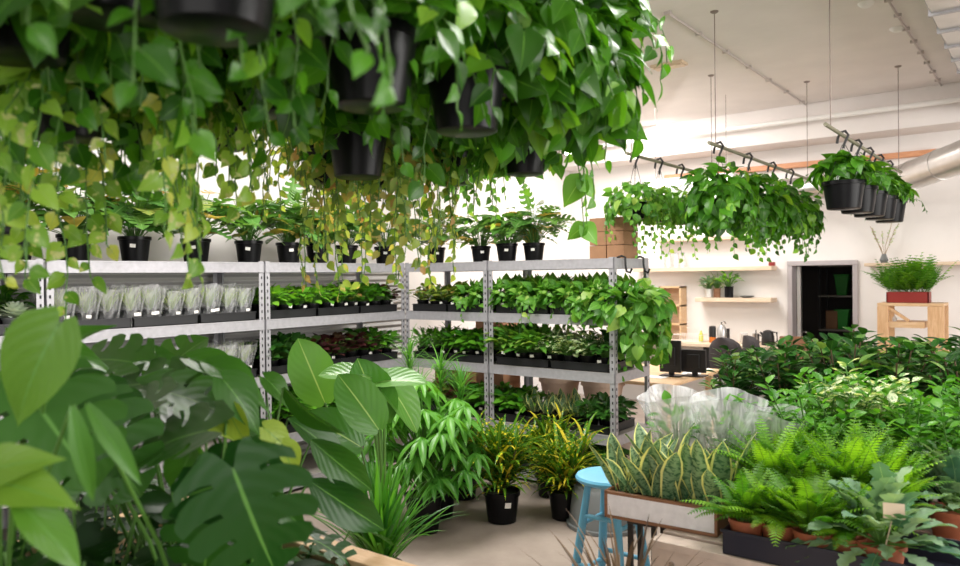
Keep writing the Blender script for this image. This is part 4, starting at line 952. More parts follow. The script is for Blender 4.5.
mb = MB(); mb.b2((-.06, -.06, BZ-.03), (.06, .06, BZ-.001))
for sx in (-1, 1):
    for sy in (-1, 1): mb.b2((sx*.05-.009, sy*.05-.009, 0), (sx*.05+.009, sy*.05+.009, BZ-.031))
o = mb.build('plant_stand', M_BLACK); q = Matrix.Rotation(ang, 3, 'Z') @ Vector((-Lp*.22, .12, 0)); o.location = (pc.x+q.x, pc.y+q.y, 0); o.rotation_euler = (0, 0, ang); tag(o, 'narrow black metal stand under left end of whitewashed planter', 'stand')
# sleeved plants behind the snake plants
def big_sleeve(px, py, d, R_, h, label, seed, rot=0):
    p = at(px, py, d); t = thing('sleeved_bouquet', label, 'plant', (p.x, p.y, BZ+.001)); r = random.Random(seed)
    pot_parts(t, .08, .12); F = Fol(); bushy(F, r, 40, h*.75, R_*.8, T_OVAL, .07, base=(0, 0, .1), up=.8); F.build('foliage', M_MID, t)
    mb = MB(); n = 40; vs = []
    prof = [(.085, 0), (.095, .10), (R_*.62, h*.5), (R_*.85, h*.8), (R_*1.05, h*1.03)]
    for k, (rr, z) in enumerate(prof):
        for j in range(n):
            a_ = 2*PI*j/n; q = rr*(1+(.01+.018*k)*math.sin(j*1.1+k*.5)+rnd(r, -.01, .015)*k*.5); vs.append((q*math.cos(a_), q*math.sin(a_), z+(.025*math.sin(j*.32+seed) if k == 4 else 0)))
    mb._add(vs, [(i*n+j, i*n+(j+1) % n, (i+1)*n+(j+1) % n, (i+1)*n+j) for i in range(4) for j in range(n)]); mb.build('plastic_sleeve', M_SLEEVE2, t, smooth=True)
    return t
big_sleeve(680, 470, 3.35, .165, .43, 'plant in wide clear plastic sleeve behind snake plants, left one', 3)
big_sleeve(727, 470, 3.22, .17, .43, 'plant in wide clear plastic sleeve behind snake plants, middle one', 4)
big_sleeve(775, 470, 3.15, .12, .38, 'plant in clear plastic sleeve between snake plants and ferns', 5)

# front tray with terracotta ferns
TA = onz(724, 532, BZ+.06)
yt0 = YB+.01
mb = MB(); x0_, x1_ = -.93, .12; D_ = .34
mb.b2((x0_, yt0, BZ+.001), (x1_, yt0+D_, BZ+.006))
for q in (((x0_, yt0), (x1_, yt0+.005)), ((x0_, yt0+D_-.005), (x1_, yt0+D_)), ((x0_, yt0), (x0_+.005, yt0+D_)), ((x1_-.005, yt0), (x1_, yt0+D_))): mb.b2((*q[0], BZ+.001), (*q[1], BZ+.088))
mb.b2((x0_-.006, yt0-.006, BZ+.078), (x1_+.006, yt0, BZ+.089))
tag(mb.build('plant_tray', mat('blue_black_plastic', (.014, .016, .03), .35), bevel=.002), 'long blue black tray at bench front holding terracotta pots', 'tray')
def bx(px, y): return ony(px, 500, y).x
G = 'ferns in terracotta pots along the bench front'
for i, (px, yy, lb, s) in enumerate([(746, YB+.10, 'leftmost, next to the white planter', 1.0), (779, YB+.12, 'second from left', 1.0), (812, YB+.09, 'third from left', 1.05), (846, YB+.12, 'fourth from left, beside the blue green fern', 1.0)]):
    place('terra', (bx(px, yy), yy, BZ+.008), rnd(random, 0, 6), 'green fern in terracotta pot at bench front, '+lb, G, s)
o = place('blue', (bx(880, YB+.11), YB+.11, BZ+.008), .3, 'blue green lobed fern in terracotta pot with tan tag, bench front', None, 1.1)
tp = at(894, 511, 2.30); 
tg = card(o, (0, 0, 0), .055, .042, 0, m=M_KRAFT, name='plant_tag'); 
rel = (Matrix.Rotation(-.3, 3, 'Z') @ (tp-Vector(o.location)))/1.1; tg.location = rel; tg.rotation_euler = (-.25, .03, -.3+YAW*.6)
mb = MB(); mb.tube([rel+Vector((0, .01, -.01)), Vector((rel.x*.4, rel.y*.4, .10))], .002, 5); mb.build('tag_stick', M_KRAFT, o)
place('blue', (bx(952, YB+.62), YB+.62, BZ+.008), 1.3, 'blue green lobed fern farther back at right edge of bench', None, 1.15)
# ferns and shrubs behind
def row(kind, ylist, n, xa_, xb_, desc, group, z=BZ, s0=1., jx=.03, names=None):
    for j, y in enumerate(ylist):
        for i in range(n):
            x = xa_(y)+(xb_(y)-xa_(y))*(i+.5)/n
            place(kind, (x+rnd(random, -jx, jx), y+rnd(random, -jx, jx), z+.003), rnd(random, 0, 6.2), f'{desc}, {ORD[i]} from left in {["front", "middle", "rear"][j] if len(ylist) > 1 else "its"} row', group, s0*rnd(random, .92, 1.08))
row('fern', [2.93, 3.12], 4, lambda y: bx(762, y), lambda y: bx(905, y), 'feathery bright fern in black pot on near bench', 'ferns on the near bench', s0=.9, jx=.015)
row('shrub', [3.36, 3.62, 3.86], 4, lambda y: bx(800, y), lambda y: bx(985, y), 'green bushy plant on near bench behind ferns', 'leafy shrubs on the near bench', s0=1.0, jx=.02)
place('palelow', (bx(858, 3.5), 3.50, BZ+.16), .5, 'pale grey green bush rising above the green bushes on near bench', None, .9)
row('limeshrub', [5.3], 5, lambda y: bx(845, y), lambda y: bx(1000, y), 'lime green bush at back of far bench', 'lime bushes on the far bench', z=BZ-.04, s0=1.15, jx=.02)
for j, y in enumerate([4.32, 4.68, 5.02]):
    for i in range(5):
        xa_, xb_ = bx(712+j*8, y), bx(1000, y); x = xa_+(xb_-xa_)*(i+.5)/5
        place('laurel', (x+rnd(random, -.03, .03), y+rnd(random, -.03, .03), BZ-.037), rnd(random, 0, 6), f'dark glossy laurel bush on far bench, {ORD[i]} from left in {["front", "middle", "rear"][j]} row', 'laurel bushes on the far bench', [1.0, 1.02, 1.0][j]*(.8 if i == 0 else .92 if i == 1 else 1.0)*rnd(random, .95, 1.05))

# ================================================================== STOOL
scn = onz(610, 474, .75); t = thing('bar_stool', 'sky blue painted round wooden stool beside the snake plant planter', 'stool', (scn.x, scn.y, 0), -.05)
mb = MB(); mb.lathe([(.10, .712), (.15, .716), (.163, .726), (.165, .737), (.157, .748), (.10, .751), (.001, .748)], n=36); mb.build('seat', M_BLUE_P, t, smooth=True)
for k in range(4):
    a_ = PI/4+k*PI/2; c_, s_ = math.cos(a_), math.sin(a_); mb = MB(); mb.tube([(.105*c_, .105*s_, .715), (.155*c_, .155*s_, .4), (.225*c_, .225*s_, 0)], [.016, .021, .016], 12); mb.build('leg', M_BLUE_P, t, smooth=True)
for k in range(4):
    a_ = PI/4+k*PI/2; b_ = a_+PI/2
    for z, q in (((.28 if k % 2 else .33), .175), ((.52 if k % 2 else .56), .134)):
        mb = MB(); mb.tube([(q*math.cos(a_), q*math.sin(a_), z), (q*math.cos(b_), q*math.sin(b_), z)], .011, 10); mb.build('rung', M_BLUE_P, t, smooth=True)

# ================================================================== FLOOR PLANTS, MIDDLE
p1 = onz(502, 521, 0); p2 = onz(565, 518, 0); p3 = onz(530, 508, 0); p4 = onz(462, 505, 0); p5 = onz(598, 505, 0)
GC = 'crotons on the floor before the back shelving'
for p, s, lb, tgx in ((p1, 1.08, 'yellow flecked croton in black pot on floor, nearest the camera', 1), (p2, 1.0, 'yellow flecked croton in black pot on floor, beside the blue stool', 0), (p3+Vector((-.05, .35, 0)), .95, 'yellow flecked croton on floor, between and behind the front two', 1), (p4+Vector((-.1, .15, 0)), .95, 'yellow flecked croton on floor, left behind the umbrella plant', 0)):
    o = place('croton', (p.x, p.y, .001), rnd(random, 0, 6), lb, GC, s)
    if tgx: a_ = math.atan2(-p.y, -p.x)-o.rotation_euler.z+.35; card(o, (.114*math.cos(a_), .114*math.sin(a_), .13), .04, .035, a_+PI/2)
# grey bag / basin near stool
p = onz(601, 480, .3); t = thing('grey_tub', 'upturned grey rubber tub on lower shelf end behind blue stool', 'tub', (-2.45, 4.55, 0))
mb = MB(); mb.lathe([(.24, 0), (.24, .02), (.21, .24), (.19, .27), (.001, .275)], n=28); mb.build('body', M_GPOT, t, smooth=True); mb = MB(); mb.lathe([(.235, .0), (.255, .005), (.255, .025), (.235, .03)], n=28); mb.build('rim', M_GPOT, t, smooth=True)

# umbrella plant
p = onz(424, 531, 0); t = thing('umbrella_plant', 'tall umbrella plant with drooping leaflets in black pot on floor', 'plant', (p.x, p.y, .001)); r = random.Random(31)
pot_parts(t, .13, .25, n=28); F = Fol()
for k in range(64):
    az = k*2.4; q = math.sqrt((k+.5)/64); h_ = rnd(r, .2, .92)*(1.05-q*.3); R_ = .34*q+.03
    c_ = Vector((R_*math.cos(az), R_*math.sin(az), .25+h_*.85)); F.stem([Vector((0, 0, .22)), Vector((R_*.35*math.cos(az), R_*.35*math.sin(az), .22+h_*.6)), c_], .004)
    for i in range(9):
        a_ = i*2*PI/9+rnd(r, -.1, .1); F.leaf(T_LANCEW, c_, Vector((math.cos(a_), math.sin(a_), -.45)), (0, 0, 1), rnd(r, .14, .22), min(1, .25*r.random()+h_*.7), wid=.75)
F.build('foliage', M_SHEFF, t)

# bird of paradise
p = at(385, 520, 3.6); t = thing('bird_of_paradise', 'bird of paradise with broad paddle leaves behind the monsteras', 'plant', (p.x, p.y, 0.001)); r = random.Random(8)
pot_parts(t, .15, .28, n=28); base = Vector((0, 0, .26)); O = Vector(t.location); S = []; F = Fol(); Fs = Fol()
right = camR @ Vector((1, 0, 0)); fw_ = camR @ Vector((0, 0, -1))
for (px, py, d, dx, dz, df_, sz, tone, nf) in [(312, 372, 3.7, -.35, 1.0, -.2, .34, .8, -1.), (345, 372, 3.5, -1., .25, -.1, .24, .85, -.3), (372, 392, 3.5, -.35, 1.0, -.2, .32, .35, -1.), (360, 402, 3.3, -.5, .8, -.1, .30, .5, -.9), (402, 398, 3.6, .7, -.75, -.1, .34, .8, -.2), (398, 378, 3.5, .95, .2, -.2, .26, .9, -.3), (335, 430, 3.4, -.6, .5, -.3, .30, .3, -.8)]:
    e = at(px, py, d)-O; d_ = right*dx + Vector((0, 0, dz)) + fw_*df_; n_ = fw_*nf + Vector((0, 0, .7))
    e0 = e - d_.normalized()*sz*.5
    Fs.stem([base, base+(e0-base)*.5+Vector((0, 0, .1)), e0], [.011, .009, .006], m=0, n=6); F.leaf(T_BAN, e0, d_, n_, sz, tone, wid=1.25)
F.build('foliage', [M_BANANA, M_STEM], t); Fs.build('leaf_stalks', [M_STEM], t)

# ponytail / dracaena grass, fern tips
def grassy(px, py, d, zb, n, L, label, matl, wid=.006, seed=1, name='grass_palm', elo=.6, ehi=1.5, potr=.09, cv=(0.3, 1.6), oz=None):
    p = at(px, py, d); t = thing(name, label, 'plant', (p.x, p.y, zb+.001)); r = random.Random(seed)
    pot_parts(t, potr, potr*1.7); F = Fol()
    for i in range(n): blade(F, r, Vector((0, 0, potr*1.5))+jit(r, .02), r.random()*6.283, L*rnd(r, .55, 1.), rnd(r, elo, ehi), None, wid*rnd(r, .7, 1.2), r.random(), curve=rnd(r, *cv), seg=8)
    F.build('foliage', matl, t); return t
grassy(380, 500, 2.95, .42, 170, .50, 'spiky grass like palm behind the wooden trough', M_PALM, seed=2, wid=.009, elo=.75, cv=(.1, 1.2))
mb = MB(); mb.lathe([(.14, 0), (.15, .005), (.15, .41), (.14, .419)], n=24); o = mb.build('plant_stand', M_DARKW, smooth=True); q = at(380, 500, 2.95); o.location = (q.x, q.y, 0); tag(o, 'round dark plant stand under the grass like palm', 'stand')
p = at(440, 500, 5.35); t = thing('fine_leaved_palm', 'tall fine leaved grassy plant on canes before the corner shelving', 'plant', (p.x, p.y, .001)); r = random.Random(4)
pot_parts(t, .12, .22); F = Fol()
for k, (ox, oy, hh) in enumerate([(-.30, .02, 1.12), (.02, .0, 1.05), (.16, .05, .95), (-.1, -.1, .9)]):
    e = Vector((ox, oy, hh)); F.stem([Vector((0, 0, .2)), Vector((ox*.5, oy*.5, .55)), e], .008, n=6)
    for i in range(75): blade(F, r, e-Vector((0, 0, rnd(r, 0, .16))), r.random()*6.283, rnd(r, .14, .3), rnd(r, .3, 1.5), None, .0045, r.random(), curve=rnd(r, .4, 1.8), seg=6)
F.build('foliage', [M_DRAC, M_STEM], t)
grassy(622, 560, 2.25, .45, 110, .46, 'bronze strappy cordyline in front of the planter bench', M_SPIKE, wid=.006, seed=6, name='cordyline', elo=.5, ehi=1.5, cv=(.2, 1.2), potr=.07)
q = at(622, 560, 2.25); mb = MB(); mb.lathe([(.08, 0), (.09, .005), (.09, .44), (.08, .449)], n=24); o = mb.build('plant_stand', M_BLACK, smooth=True); o.location = (q.x, q.y, 0); tag(o, 'low black plant stand under the bronze cordyline', 'stand')

# ================================================================== MONSTERAS IN TROUGH, FRONT LEFT
TZ = .84
Pa = onz(300, 538, TZ); Pb = onz(378, 568, TZ)
yT = (Pa.y+Pb.y)/2+.07; xr = -.95; 
t = thing('wooden_trough', 'pale wooden trough holding the monsteras in left foreground', 'planter')
x0_, y0_ = -2.75, yT-1.3
mb = MB(); bw = .09
mb.b2((x0_, yT-bw, TZ-.03), (xr, yT, TZ)); mb.b2((x0_, y0_, TZ-.03), (xr, y0_+bw, TZ)); mb.b2((x0_, y0_+bw, TZ-.03), (x0_+bw, yT-bw, TZ)); mb.b2((xr-bw, y0_+bw, TZ-.03), (xr, yT-bw, TZ)); mb.build('rim', M_PINE, t, bevel=.003)
mb = MB()
mb.b2((x0_+.02, yT-.04, .3), (xr-.02, yT-.02, TZ-.031)); mb.b2((x0_+.02, y0_+.02, .3), (xr-.02, y0_+.04, TZ-.031)); mb.b2((x0_+.02, y0_+.04, .3), (x0_+.04, yT-.04, TZ-.031)); mb.b2((xr-.04, y0_+.04, .3), (xr-.02, yT-.04, TZ-.031)); mb.b2((x0_+.04, y0_+.04, .3), (xr-.04, yT-.04, .32)); mb.build('side_boards', M_PINE, t)
for (x, y) in ((x0_+.05, y0_+.05), (xr-.12, y0_+.05), (x0_+.05, yT-.12), (xr-.12, yT-.12)):
    mb = MB(); mb.b2((x, y, 0), (x+.07, y+.07, .299)); mb.build('leg', M_PINEZ, t)
POTS = [(-1.90, yT-.36), (-1.75, yT-.55), (-2.2, yT-.35), (-1.55, yT-.82), (-2.3, yT-.85), (-1.95, yT-.18)]
roots = []
LBM = ['nearest the trough corner at right', 'in the middle front of trough', 'at far left of trough', 'at near right of trough', 'at near left photo edge', 'at back of trough']
for i, (x, y) in enumerate(POTS):
    t = thing('monstera', 'split leaf monstera in black pot, '+LBM[i], 'plant', (x, y, .322), 0, 'monsteras in the trough'); pot_parts(t, .12, .24, n=24); roots.append((t, Fol(), Fol()))
# (px, py, depth, size, dx, dz, dfwd, nx, nz, nf, tone, pot, template)
r = random.Random(77)
ML = [
 (252, 520, 1.55, .25, .35, -1., .0, .1, .5, -1., .08, 0, 'm'), (232, 478, 1.65, .21, .9, .35, .1, -.3, .9, -.7, .06, 0, 'm'), (205, 545, 1.7, .22, -.3, -.9, 0, -.1, .5, -1., .2, 0, 'm'),
 (30, 372, 1.35, .22, -.45, -.8, -.1, .4, .7, -.7, .88, 4, 'w'), (60, 436, 1.5, .24, .5, -.8, .1, .1, .7, -.8, .4, 4, 'm'), (110, 452, 1.6, .22, .5, -.7, .1, .1, .8, -.8, .3, 1, 'm'),
 (14, 462, 1.15, .11, .9, .3, -.1, .1, .6, -.8, .90, 4, 'w'), (32, 488, 1.15, .12, .95, -.1, -.1, .2, .8, -.7, .90, 4, 'w'), (44, 525, 1.15, .15, .8, -.65, -.1, .3, .7, -.6, .87, 4, 'l2'),
 (160, 440, 1.7, .25, -.95, -.2, .1, -.1, 1, -.35, .25, 1, 'm'), (190, 395, 1.9, .22, .9, -.15, .1, 0, .95, -.3, .5, 1, 'm'), (120, 415, 1.8, .22, -.8, -.3, .1, 0, .9, -.35, .35, 1, 'm'),
 (140, 380, 2.0, .24, -.8, .1, .1, 0, .9, -.35, .45, 1, 'm'), (222, 366, 2.1, .20, .9, -.2, 0, .1, 1, -.4, .7, 5, 'w'), (240, 378, 2.1, .20, .9, -.4, 0, .1, 1, -.4, .6, 5, 'w'),
 (100, 356, 2.1, .22, -.6, .1, .1, -.2, .9, -.4, .6, 2, 'm'), (75, 352, 2.0, .2, .8, -.1, .2, .2, 1, -.4, .8, 2, 'w'), (165, 362, 2.2, .22, .9, -.1, .2, .2, 1, -.4, .5, 2, 'w'),
 (243, 402, 1.9, .17, .7, -.8, 0, .1, .8, -.6, .4, 0, 'w'), (340, 465, 2.3, .26, .75, -.7, .1, -.5, .6, -.5, .3, 0, 'b'), (345, 505, 2.3, .30, .8, -.6, .1, -.5, .6, -.7, .12, 0, 'b'),
 (305, 415, 2.3, .24, .5, -.7, .1, -.6, .5, -.3, .25, 0, 'b'), (320, 437, 2.4, .26, .8, -.5, .1, -.4, .8, -.4, .2, 0, 'b'), (285, 510, 2.0, .16, .6, -.7, .1, -.2, .6, -.7, .3, 0, 'b'),
 (290, 462, 2.0, .12, .3, -.8, .1, .3, .6, -.8, .97, 0, 'w'), (280, 440, 2.0, .12, .6, -.5, .1, .1, .8, -.8, .97, 0, 'w'), (235, 428, 1.9, .13, .2, -.6, .0, -.3, .7, -.7, .97, 1, 'w'), (215, 422, 1.9, .13, .8, -.3, 0, -.3, .9, -.5, .97, 1, 'w'),
 (180, 476, 1.7, .14, -.3, -.6, .1, .5, .6, -.8, .7, 1, 'w'), (200, 466, 1.7, .11, .3, -.9, .1, -.5, .6, -.8, .8, 1, 'w'), (82, 450, 1.25, .17, .2, -1, 0, .5, .1, -.9, .8, 4, 'l'),
 (112, 440, 1.3, .17, .6, -.9, 0, .3, .5, -.8, .8, 1, 'l'), (10, 430, 1.6, .24, -.6, -.3, .2, 0, .9, -.5, .3, 4, 'm'), (90, 400, 1.7, .25, .8, -.1, .1, 0, 1, -.3, .2, 2, 'm'),
 (175, 358, 2.4, .2, .3, .4, .1, 0, .9, -.5, .6, 5, 'm'), (130, 356, 2.4, .18, .5, .3, .1, .1, .9, -.5, .7, 5, 'w'), (205, 376, 2.2, .2, -.5, .2, .1, .1, .9, -.5, .3, 5, 'm'),
 (280, 390, 2.4, .14, .5, -.4, 0, .2, .9, -.5, .5, 5, 'w'), (215, 410, 2.1, .24, .6, -.1, .2, .1, 1, -.4, .25, 5, 'm'), (265, 450, 2.1, .2, .7, -.2, .1, .1, .9, -.5, .2, 0, 'm'),
 (60, 400, 1.9, .24, .6, -.1, 0, .1, .9, -.5, .2, 2, 'm'), (5, 400, 1.9, .24, -.4, .1, 0, .1, .9, -.5, .4, 2, 'm'), (255, 470, 2.0, .17, .7, -.3, .1, .1, .9, -.5, .15, 0, 'm'), (170, 410, 2.1, .22, -.4, -.3, .1, .1, .9, -.5, .15, 5, 'm'),
 (75, 335, 1.9, .15, .7, .6, .1, .1, .9, -.5, .8, 2, 'w'), (30, 345, 1.8, .18, -.5, .6, .1, .1, .9, -.5, .7, 2, 'w'), (5, 380, 1.6, .16, -.5, .3, .1, .1, .9, -.5, .85, 4, 'w'),
]
for (px, py, d, sz, dx, dz, df_, nx, nz, nf, tone, pi_, tt) in ML:
    root, F, Fs = roots[pi_]; O = Vector(root.location)
    e = at(px, py, d)-O; dv = (right*dx+Vector((0, 0, dz))+fw_*df_).normalized(); nv = right*nx+Vector((0, 0, nz))+fw_*nf
    e0 = e - dv*sz*.45; b0 = Vector((rnd(r, -.03, .03), rnd(r, -.03, .03), .2))
    mid = b0+(e0-b0)*.55+Vector((0, 0, .08))
    F.leaf({'m': T_MONST, 'h': T_HEART, 'b': T_PADDLE, 'l': T_LEAFN, 'w': T_WIDE, 'l2': T_PADDLE}[tt], e0, dv, nv, sz, tone, wid=1.15 if tt == 'm' else 1.1)
    Fs.stem([b0, mid, e0], [.0055, .005, .003], m=0, n=6)
for (root, F, Fs) in roots:
    for k in range(12 if root.name == 'monstera' else 34):   # low leaves added, toned dark to read as shade
        az = k*2.4; q = .04+.26*r.random(); e = Vector((q*math.cos(az), q*math.sin(az), .3+.30*r.random())); F.leaf(T_MONSTLO, e, (math.cos(az), math.sin(az), -.3), (0, 0, 1), .17, r.random()*.35); Fs.stem([(0, 0, .2), e], .004, m=0)
    F.build('foliage', [M_MONST, M_STEM], root); Fs.build('leaf_stalks', [M_STEM], root)

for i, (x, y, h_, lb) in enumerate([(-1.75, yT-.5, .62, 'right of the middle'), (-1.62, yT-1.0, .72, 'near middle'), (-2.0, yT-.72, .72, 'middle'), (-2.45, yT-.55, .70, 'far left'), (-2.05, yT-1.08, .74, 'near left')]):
    t = thing('filler_philodendron', 'philodendron with shade-darkened leaf colour filling the trough under the monsteras, '+lb, 'plant', (x, y, .322), 0, 'shade-darkened understory plants in the trough'); r = random.Random(300+i)  # added to fill the trough's dark gaps with shade-coloured leaves
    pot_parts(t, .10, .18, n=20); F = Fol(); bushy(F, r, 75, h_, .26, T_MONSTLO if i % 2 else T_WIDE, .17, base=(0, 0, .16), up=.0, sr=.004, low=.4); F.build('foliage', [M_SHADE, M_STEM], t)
# ================================================================== HANGING PLANTS
def hanger(t, ph, pr, top):
    mb = MB()
    for k in range(3): a_ = k*2.094; mb.tube([(pr*math.cos(a_), pr*math.sin(a_), ph), (.01*math.cos(a_), .01*math.sin(a_), ph+(top-ph)*.8)], .0022, 5)
    mb.build('hanger_wires', M_BLACK, t)
    mb = MB(); mb.tube([(0, 0, ph+(top-ph)*.72), (.004, 0, top-.06), (.032, 0, top), (.012, 0, top+.03), (-.02, 0, top+.022), (-.034, 0, top-.012), (-.04, 0, top-.05)], .009, 8); mb.build('hook', M_BLACK, t, smooth=True)
def basket(px, py, d, label, seed, matl=M_POTHOS, t_=T_HEART, size=.085, pr=.11, ph=.17, n=150, R_=(.22, .22, .16), nv=12, L=(.25, .5), top=.50, cz=.03, group='hanging pothos in the foreground', out=.15, zmin=-.3, extra=None, name='hanging_pothos', step=.05):
    p = at(px, py, d); t = thing(name, label, 'hanging plant', p, 0, group); r = random.Random(seed)
    pot_parts(t, pr, ph, n=28, taper=.72); hanger(t, ph, pr, top)
    F = Fol(); mound(F, r, n, (0, 0, ph+cz), R_, t_, size, zmin=zmin)
    for k in range(nv): a_ = k*2.4+rnd(r, -.3, .3); vine(F, r, (pr*.8*math.cos(a_), pr*.8*math.sin(a_), ph), a_, rnd(r, *L), t_, size*.92, out=out, step=step)
    if extra: extra(F, r)
    F.build('foliage', [matl, M_STEM], t); return t
B_ = 'big leaved green pothos in black hanging pot, '
basket(372, 108, 1.67, B_+'largest pot, centre of photo top', 101, n=75, nv=7, L=(.2, .34), zmin=.0, R_=(.24, .24, .17), size=.10)
basket(467, 133, 1.95, B_+'second pot right of the largest', 102, n=110, nv=9, L=(.15, .34), zmin=-.1, R_=(.24, .24, .18), size=.10)
basket(358, 178, 2.6, B_+'shiny pot hanging lower behind the largest', 103, n=80, nv=7, L=(.12, .3), zmin=.15, R_=(.22, .22, .16), size=.10)
basket(215, 33, 1.12, B_+'nearest pot at top left', 104, n=110, nv=14, L=(.2, .4), zmin=-.3, size=.08, R_=(.22, .22, .16))
basket(20, 60, 1.45, B_+'dark pot at top left photo corner', 105, n=230, nv=14, L=(.25, .48), size=.10, zmin=-.8, R_=(.24, .24, .22))
basket(556, 118, 2.35, B_+'right end of the foreground mass', 106, n=290, nv=16, L=(.18, .36), zmin=-.8, R_=(.25, .25, .27), size=.115, cz=.0)
basket(515, 100, 2.15, B_+'tucked between centre and right end', 107, n=230, nv=12, L=(.15, .38), zmin=-.8, R_=(.23, .23, .25), size=.11, cz=0)
basket(130, 100, 1.8, B_+'second row, behind the nearest pot', 108, n=150, nv=16, L=(.25, .48), size=.095, zmin=-.9, R_=(.25, .25, .22))
basket(262, 115, 2.2, B_+'second row, left of the shiny lower pot', 109, n=230, nv=14, L=(.15, .42), size=.10, zmin=-.9, R_=(.25, .25, .22))
basket(586, 70, 2.6, B_+'upper far right of foreground mass', 110, n=190, nv=9, L=(.15, .34), zmin=-.8, R_=(.2, .2, .23), size=.105, cz=0)
basket(300, 45, 1.75, B_+'between nearest and largest pots', 111, n=190, nv=14, L=(.2, .46), size=.095, zmin=-.8)
basket(430, 30, 2.2, B_+'above and behind the largest pot', 112, n=230, nv=8, L=(.15, .34), zmin=-.5, R_=(.34, .34, .16), size=.10)
basket(110, 20, 1.3, B_+'between the corner pot and nearest pot', 113, n=120, nv=16, L=(.3, .5), size=.09, zmin=-.9, R_=(.24, .24, .2))
basket(60, 140, 2.0, B_+'second row at the left photo side', 120, n=120, nv=14, L=(.2, .45), size=.09, zmin=-.9, R_=(.24, .24, .2), group='hanging pothos in the foreground')
basket(400, 150, 2.9, B_+'far one filling behind the two centre pots', 122, n=260, nv=12, L=(.15, .35), size=.10, zmin=-.8, R_=(.34, .34, .2))
basket(540, 140, 2.9, B_+'far one filling behind the right end', 123, n=240, nv=12, L=(.15, .35), size=.10, zmin=-.8, R_=(.26, .26, .2))
basket(190, 130, 2.7, B_+'far one at left before the wall', 124, n=140, nv=12, L=(.15, .4), size=.10, zmin=-.8, R_=(.34, .34, .2))
def hearts(F, r):
    rt = camR @ Vector((1, 0, 0)); fw2 = camR @ Vector((0, 0, -1))
    P = [rt*.10+Vector((0, 0, .14)), rt*.19+Vector((0, 0, .12)), rt*.215+Vector((0, 0, -.02)), rt*.225+Vector((0, 0, -.2)), rt*.22+Vector((0, 0, -.22))]
    F.stem(P, .0022)
    for (q, dx, dz, sz) in ((1, .8, -.5, .10), (2, -.6, -.8, .12), (2, .7, -.7, .09), (3, .7, -.7, .09), (3, -.8, -.5, .08)): F.leaf(T_HEART, P[q], rt*dx+Vector((0, 0, dz)), -fw2+Vector((0, 0, .5)), sz, .5)
V_ = 'yellow green trailing vine in hanging pot, '
basket(70, 140, 1.75, V_+'left side before the shelving', 114, matl=M_POTHOS2, size=.075, n=190, nv=26, L=(.3, .70), pr=.09, ph=.14, step=.042, R_=(.18, .18, .12), group='yellow green hanging vines', name='hanging_vine')
basket(160, 150, 2.1, V_+'second from left before the shelving', 115, matl=M_POTHOS2, size=.085, n=220, nv=22, L=(.2, .42), pr=.09, ph=.14, step=.042, R_=(.2, .2, .14), group='yellow green hanging vines', name='hanging_vine')
basket(225, 150, 2.6, V_+'third from left with some bronze leaves', 116, matl=M_TRAD, t_=T_HEARTLO, size=.065, n=200, nv=14, L=(.2, .42), pr=.09, ph=.14, step=.042, group='yellow green hanging vines', name='hanging_vine')
basket(380, 188, 3.0, V_+'long bronze tinted one in photo centre', 117, matl=M_TRAD, t_=T_HEARTLO, size=.07, n=340, nv=40, L=(.4, .74), pr=.1, ph=.15, step=.036, R_=(.24, .24, .2), zmin=-.9, group='yellow green hanging vines', name='hanging_vine')
basket(330, 185, 2.9, V_+'pinkish brown one left of the long one', 118, matl=M_TRAD, t_=T_HEARTLO, size=.055, n=200, nv=18, L=(.25, .5), pr=.1, ph=.15, step=.034, R_=(.24, .24, .18), zmin=-.9, group='yellow green hanging vines', name='hanging_vine')
basket(450, 185, 3.2, V_+'green one right of the long bronze one', 119, matl=M_MID2, t_=T_HEARTLO, size=.06, n=200, nv=16, L=(.25, .46), pr=.1, ph=.15, step=.04, R_=(.26, .26, .2), zmin=-.9, group='yellow green hanging vines', name='hanging_vine')
basket(525, 175, 2.9, V_+'green one above back shelving with two heart leaves', 121, matl=M_MID2, t_=T_HEART, size=.07, n=150, nv=13, L=(.2, .42), pr=.1, ph=.15, step=.05, R_=(.22, .22, .2), zmin=-.9, group='yellow green hanging vines', name='hanging_vine', extra=hearts)
# rods carrying the foreground pots
def rod(a, b, label, r_=.014, m=None, extend=0):
    a = Vector(a); b = Vector(b); t = thing('hanging_rod', label, 'rod', a); d = b-a
    mb = MB(); mb.tube([Vector((0, 0, 0))-d*extend, d*(1+extend)], r_, 10); mb.build('bar', m or M_RODM, t, smooth=True)
    for q in (0.02, .98): mb = MB(); e = d*q; mb.tube([e, Vector((e.x, e.y, H-a.z))], .0035, 5); mb.lathe([(.02, H-a.z-.012), (.03, H-a.z-.004), (.03, H-a.z)], (e.x, e.y, 0), 10); mb.build('suspension_cord', M_WIRE, t)
    return t
M_RODM = wood('bamboo_rod', (.16, .15, .10), (.26, .25, .17), axis='Y')
fz = 2.575
for k, (px, d) in enumerate([(215, 1.12), (372, 1.67), (467, 1.95)]): pass
a = at(215, 33, 1.12); b = at(467, 133, 1.95)
rod((a.x, a.y-.3, fz), (b.x-.02, b.y+.5, fz), 'dark rod over the foreground pots, mostly hidden by pothos')

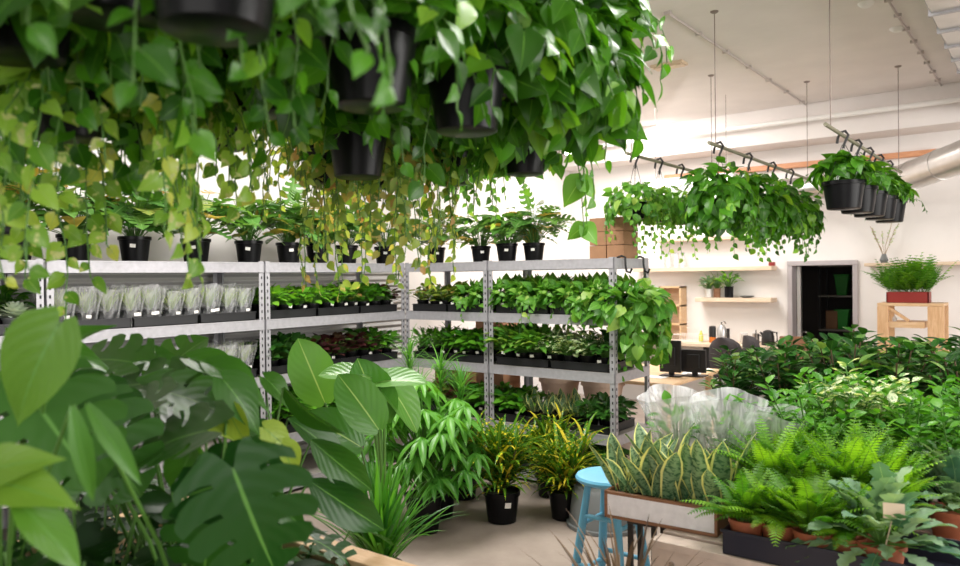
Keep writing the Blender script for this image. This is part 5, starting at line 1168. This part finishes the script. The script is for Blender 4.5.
# the three ceiling rods with planters behind
RZ = 2.635
def back_rod(pa, pb, label, z=RZ):
    a = onz(*pa, z); b = onz(*pb, z); xx = (a.x+b.x)/2
    rod((xx, a.y, z), (xx, b.y, z), label, .013, extend=.03); return xx, a.y, b.y
x_1, ya, yb = back_rod((722, 143), (802, 180), 'dark green rod hung from ceiling, middle one carrying bright pothos')
x_2, yc, yd = back_rod((838, 125), (893, 172), 'dark green rod hung from ceiling, right one carrying black pots')
x_3, ye, yf = back_rod((645, 152), (700, 178), 'thin tan rod hung from ceiling, left one behind foreground pothos')
def rod_plants(xx, ys, zb, labels, seeds, matl, size, n, R_, nv, L, pr=.085, ph=.13, group=None, zmin=-.7, cz=0.0, up=0):
    for y, lb, sd in zip(ys, labels, seeds):
        p = Vector((xx, y, zb)); t = thing('hanging_plant', lb, 'hanging plant', p, PI/2*0, group); r = random.Random(sd)
        pot_parts(t, pr, ph, n=20); hanger(t, ph, pr, RZ-zb)
        F = Fol(); mound(F, r, n, (0, 0, ph+cz), R_, T_HEART, size, zmin=zmin)
        for k in range(nv): a_ = k*2.4; vine(F, r, (pr*.8*math.cos(a_), pr*.8*math.sin(a_), ph), a_, rnd(r, *L), T_HEART, size*.85, out=.12, step=.045)
        F.build('foliage', [matl, M_STEM], t)
sp_ = (yb-ya)/4
zb1 = at(740, 216, (Vector((x_1, ya, 0))-Vector((0, 0, 0))).dot(Vector((fw_.x, fw_.y, 0)))).z
rod_plants(x_1, [ya+.12, ya+.12+sp_, ya+.1+2*sp_, ya+3.0*sp_], zb1, ['lush pothos on middle ceiling rod, nearest pot', 'lush pothos on middle ceiling rod, second pot', 'lush pothos on middle ceiling rod, third pot', 'lush pothos on middle ceiling rod, farthest pot'], [201, 202, 203, 204], M_MID3 if False else M_POTHOS, .10, 230, (.27, .27, .27), 12, (.3, .52), group='pothos on the middle rod')
sp2 = (yd-yc)/5
zb2 = at(850, 205, (Vector((x_2, yc, 0))).dot(Vector((fw_.x, fw_.y, 0)))).z
rod_plants(x_2, [yc+.42+i*sp2*.8 for i in range(5)], zb2, [f'leafy plant in black pot on right ceiling rod, {ORD[i]} from the near end' for i in range(5)], [211, 212, 213, 214, 215], M_POTHOS, .10, 75, (.2, .2, .16), 2, (.12, .22), group='black pots on the right rod', zmin=.1, cz=.03, pr=.14, ph=.19)
rod_plants(x_3, [ye+.1, ye+.55, ye+1.0], zb1+.02, [f'pale pothos on left ceiling rod, {lb}' for lb in ('nearest pot', 'middle pot', 'farthest pot')], [221, 222, 223], M_MID2, .075, 170, (.24, .24, .17), 11, (.3, .52), group='pothos on the left rod')
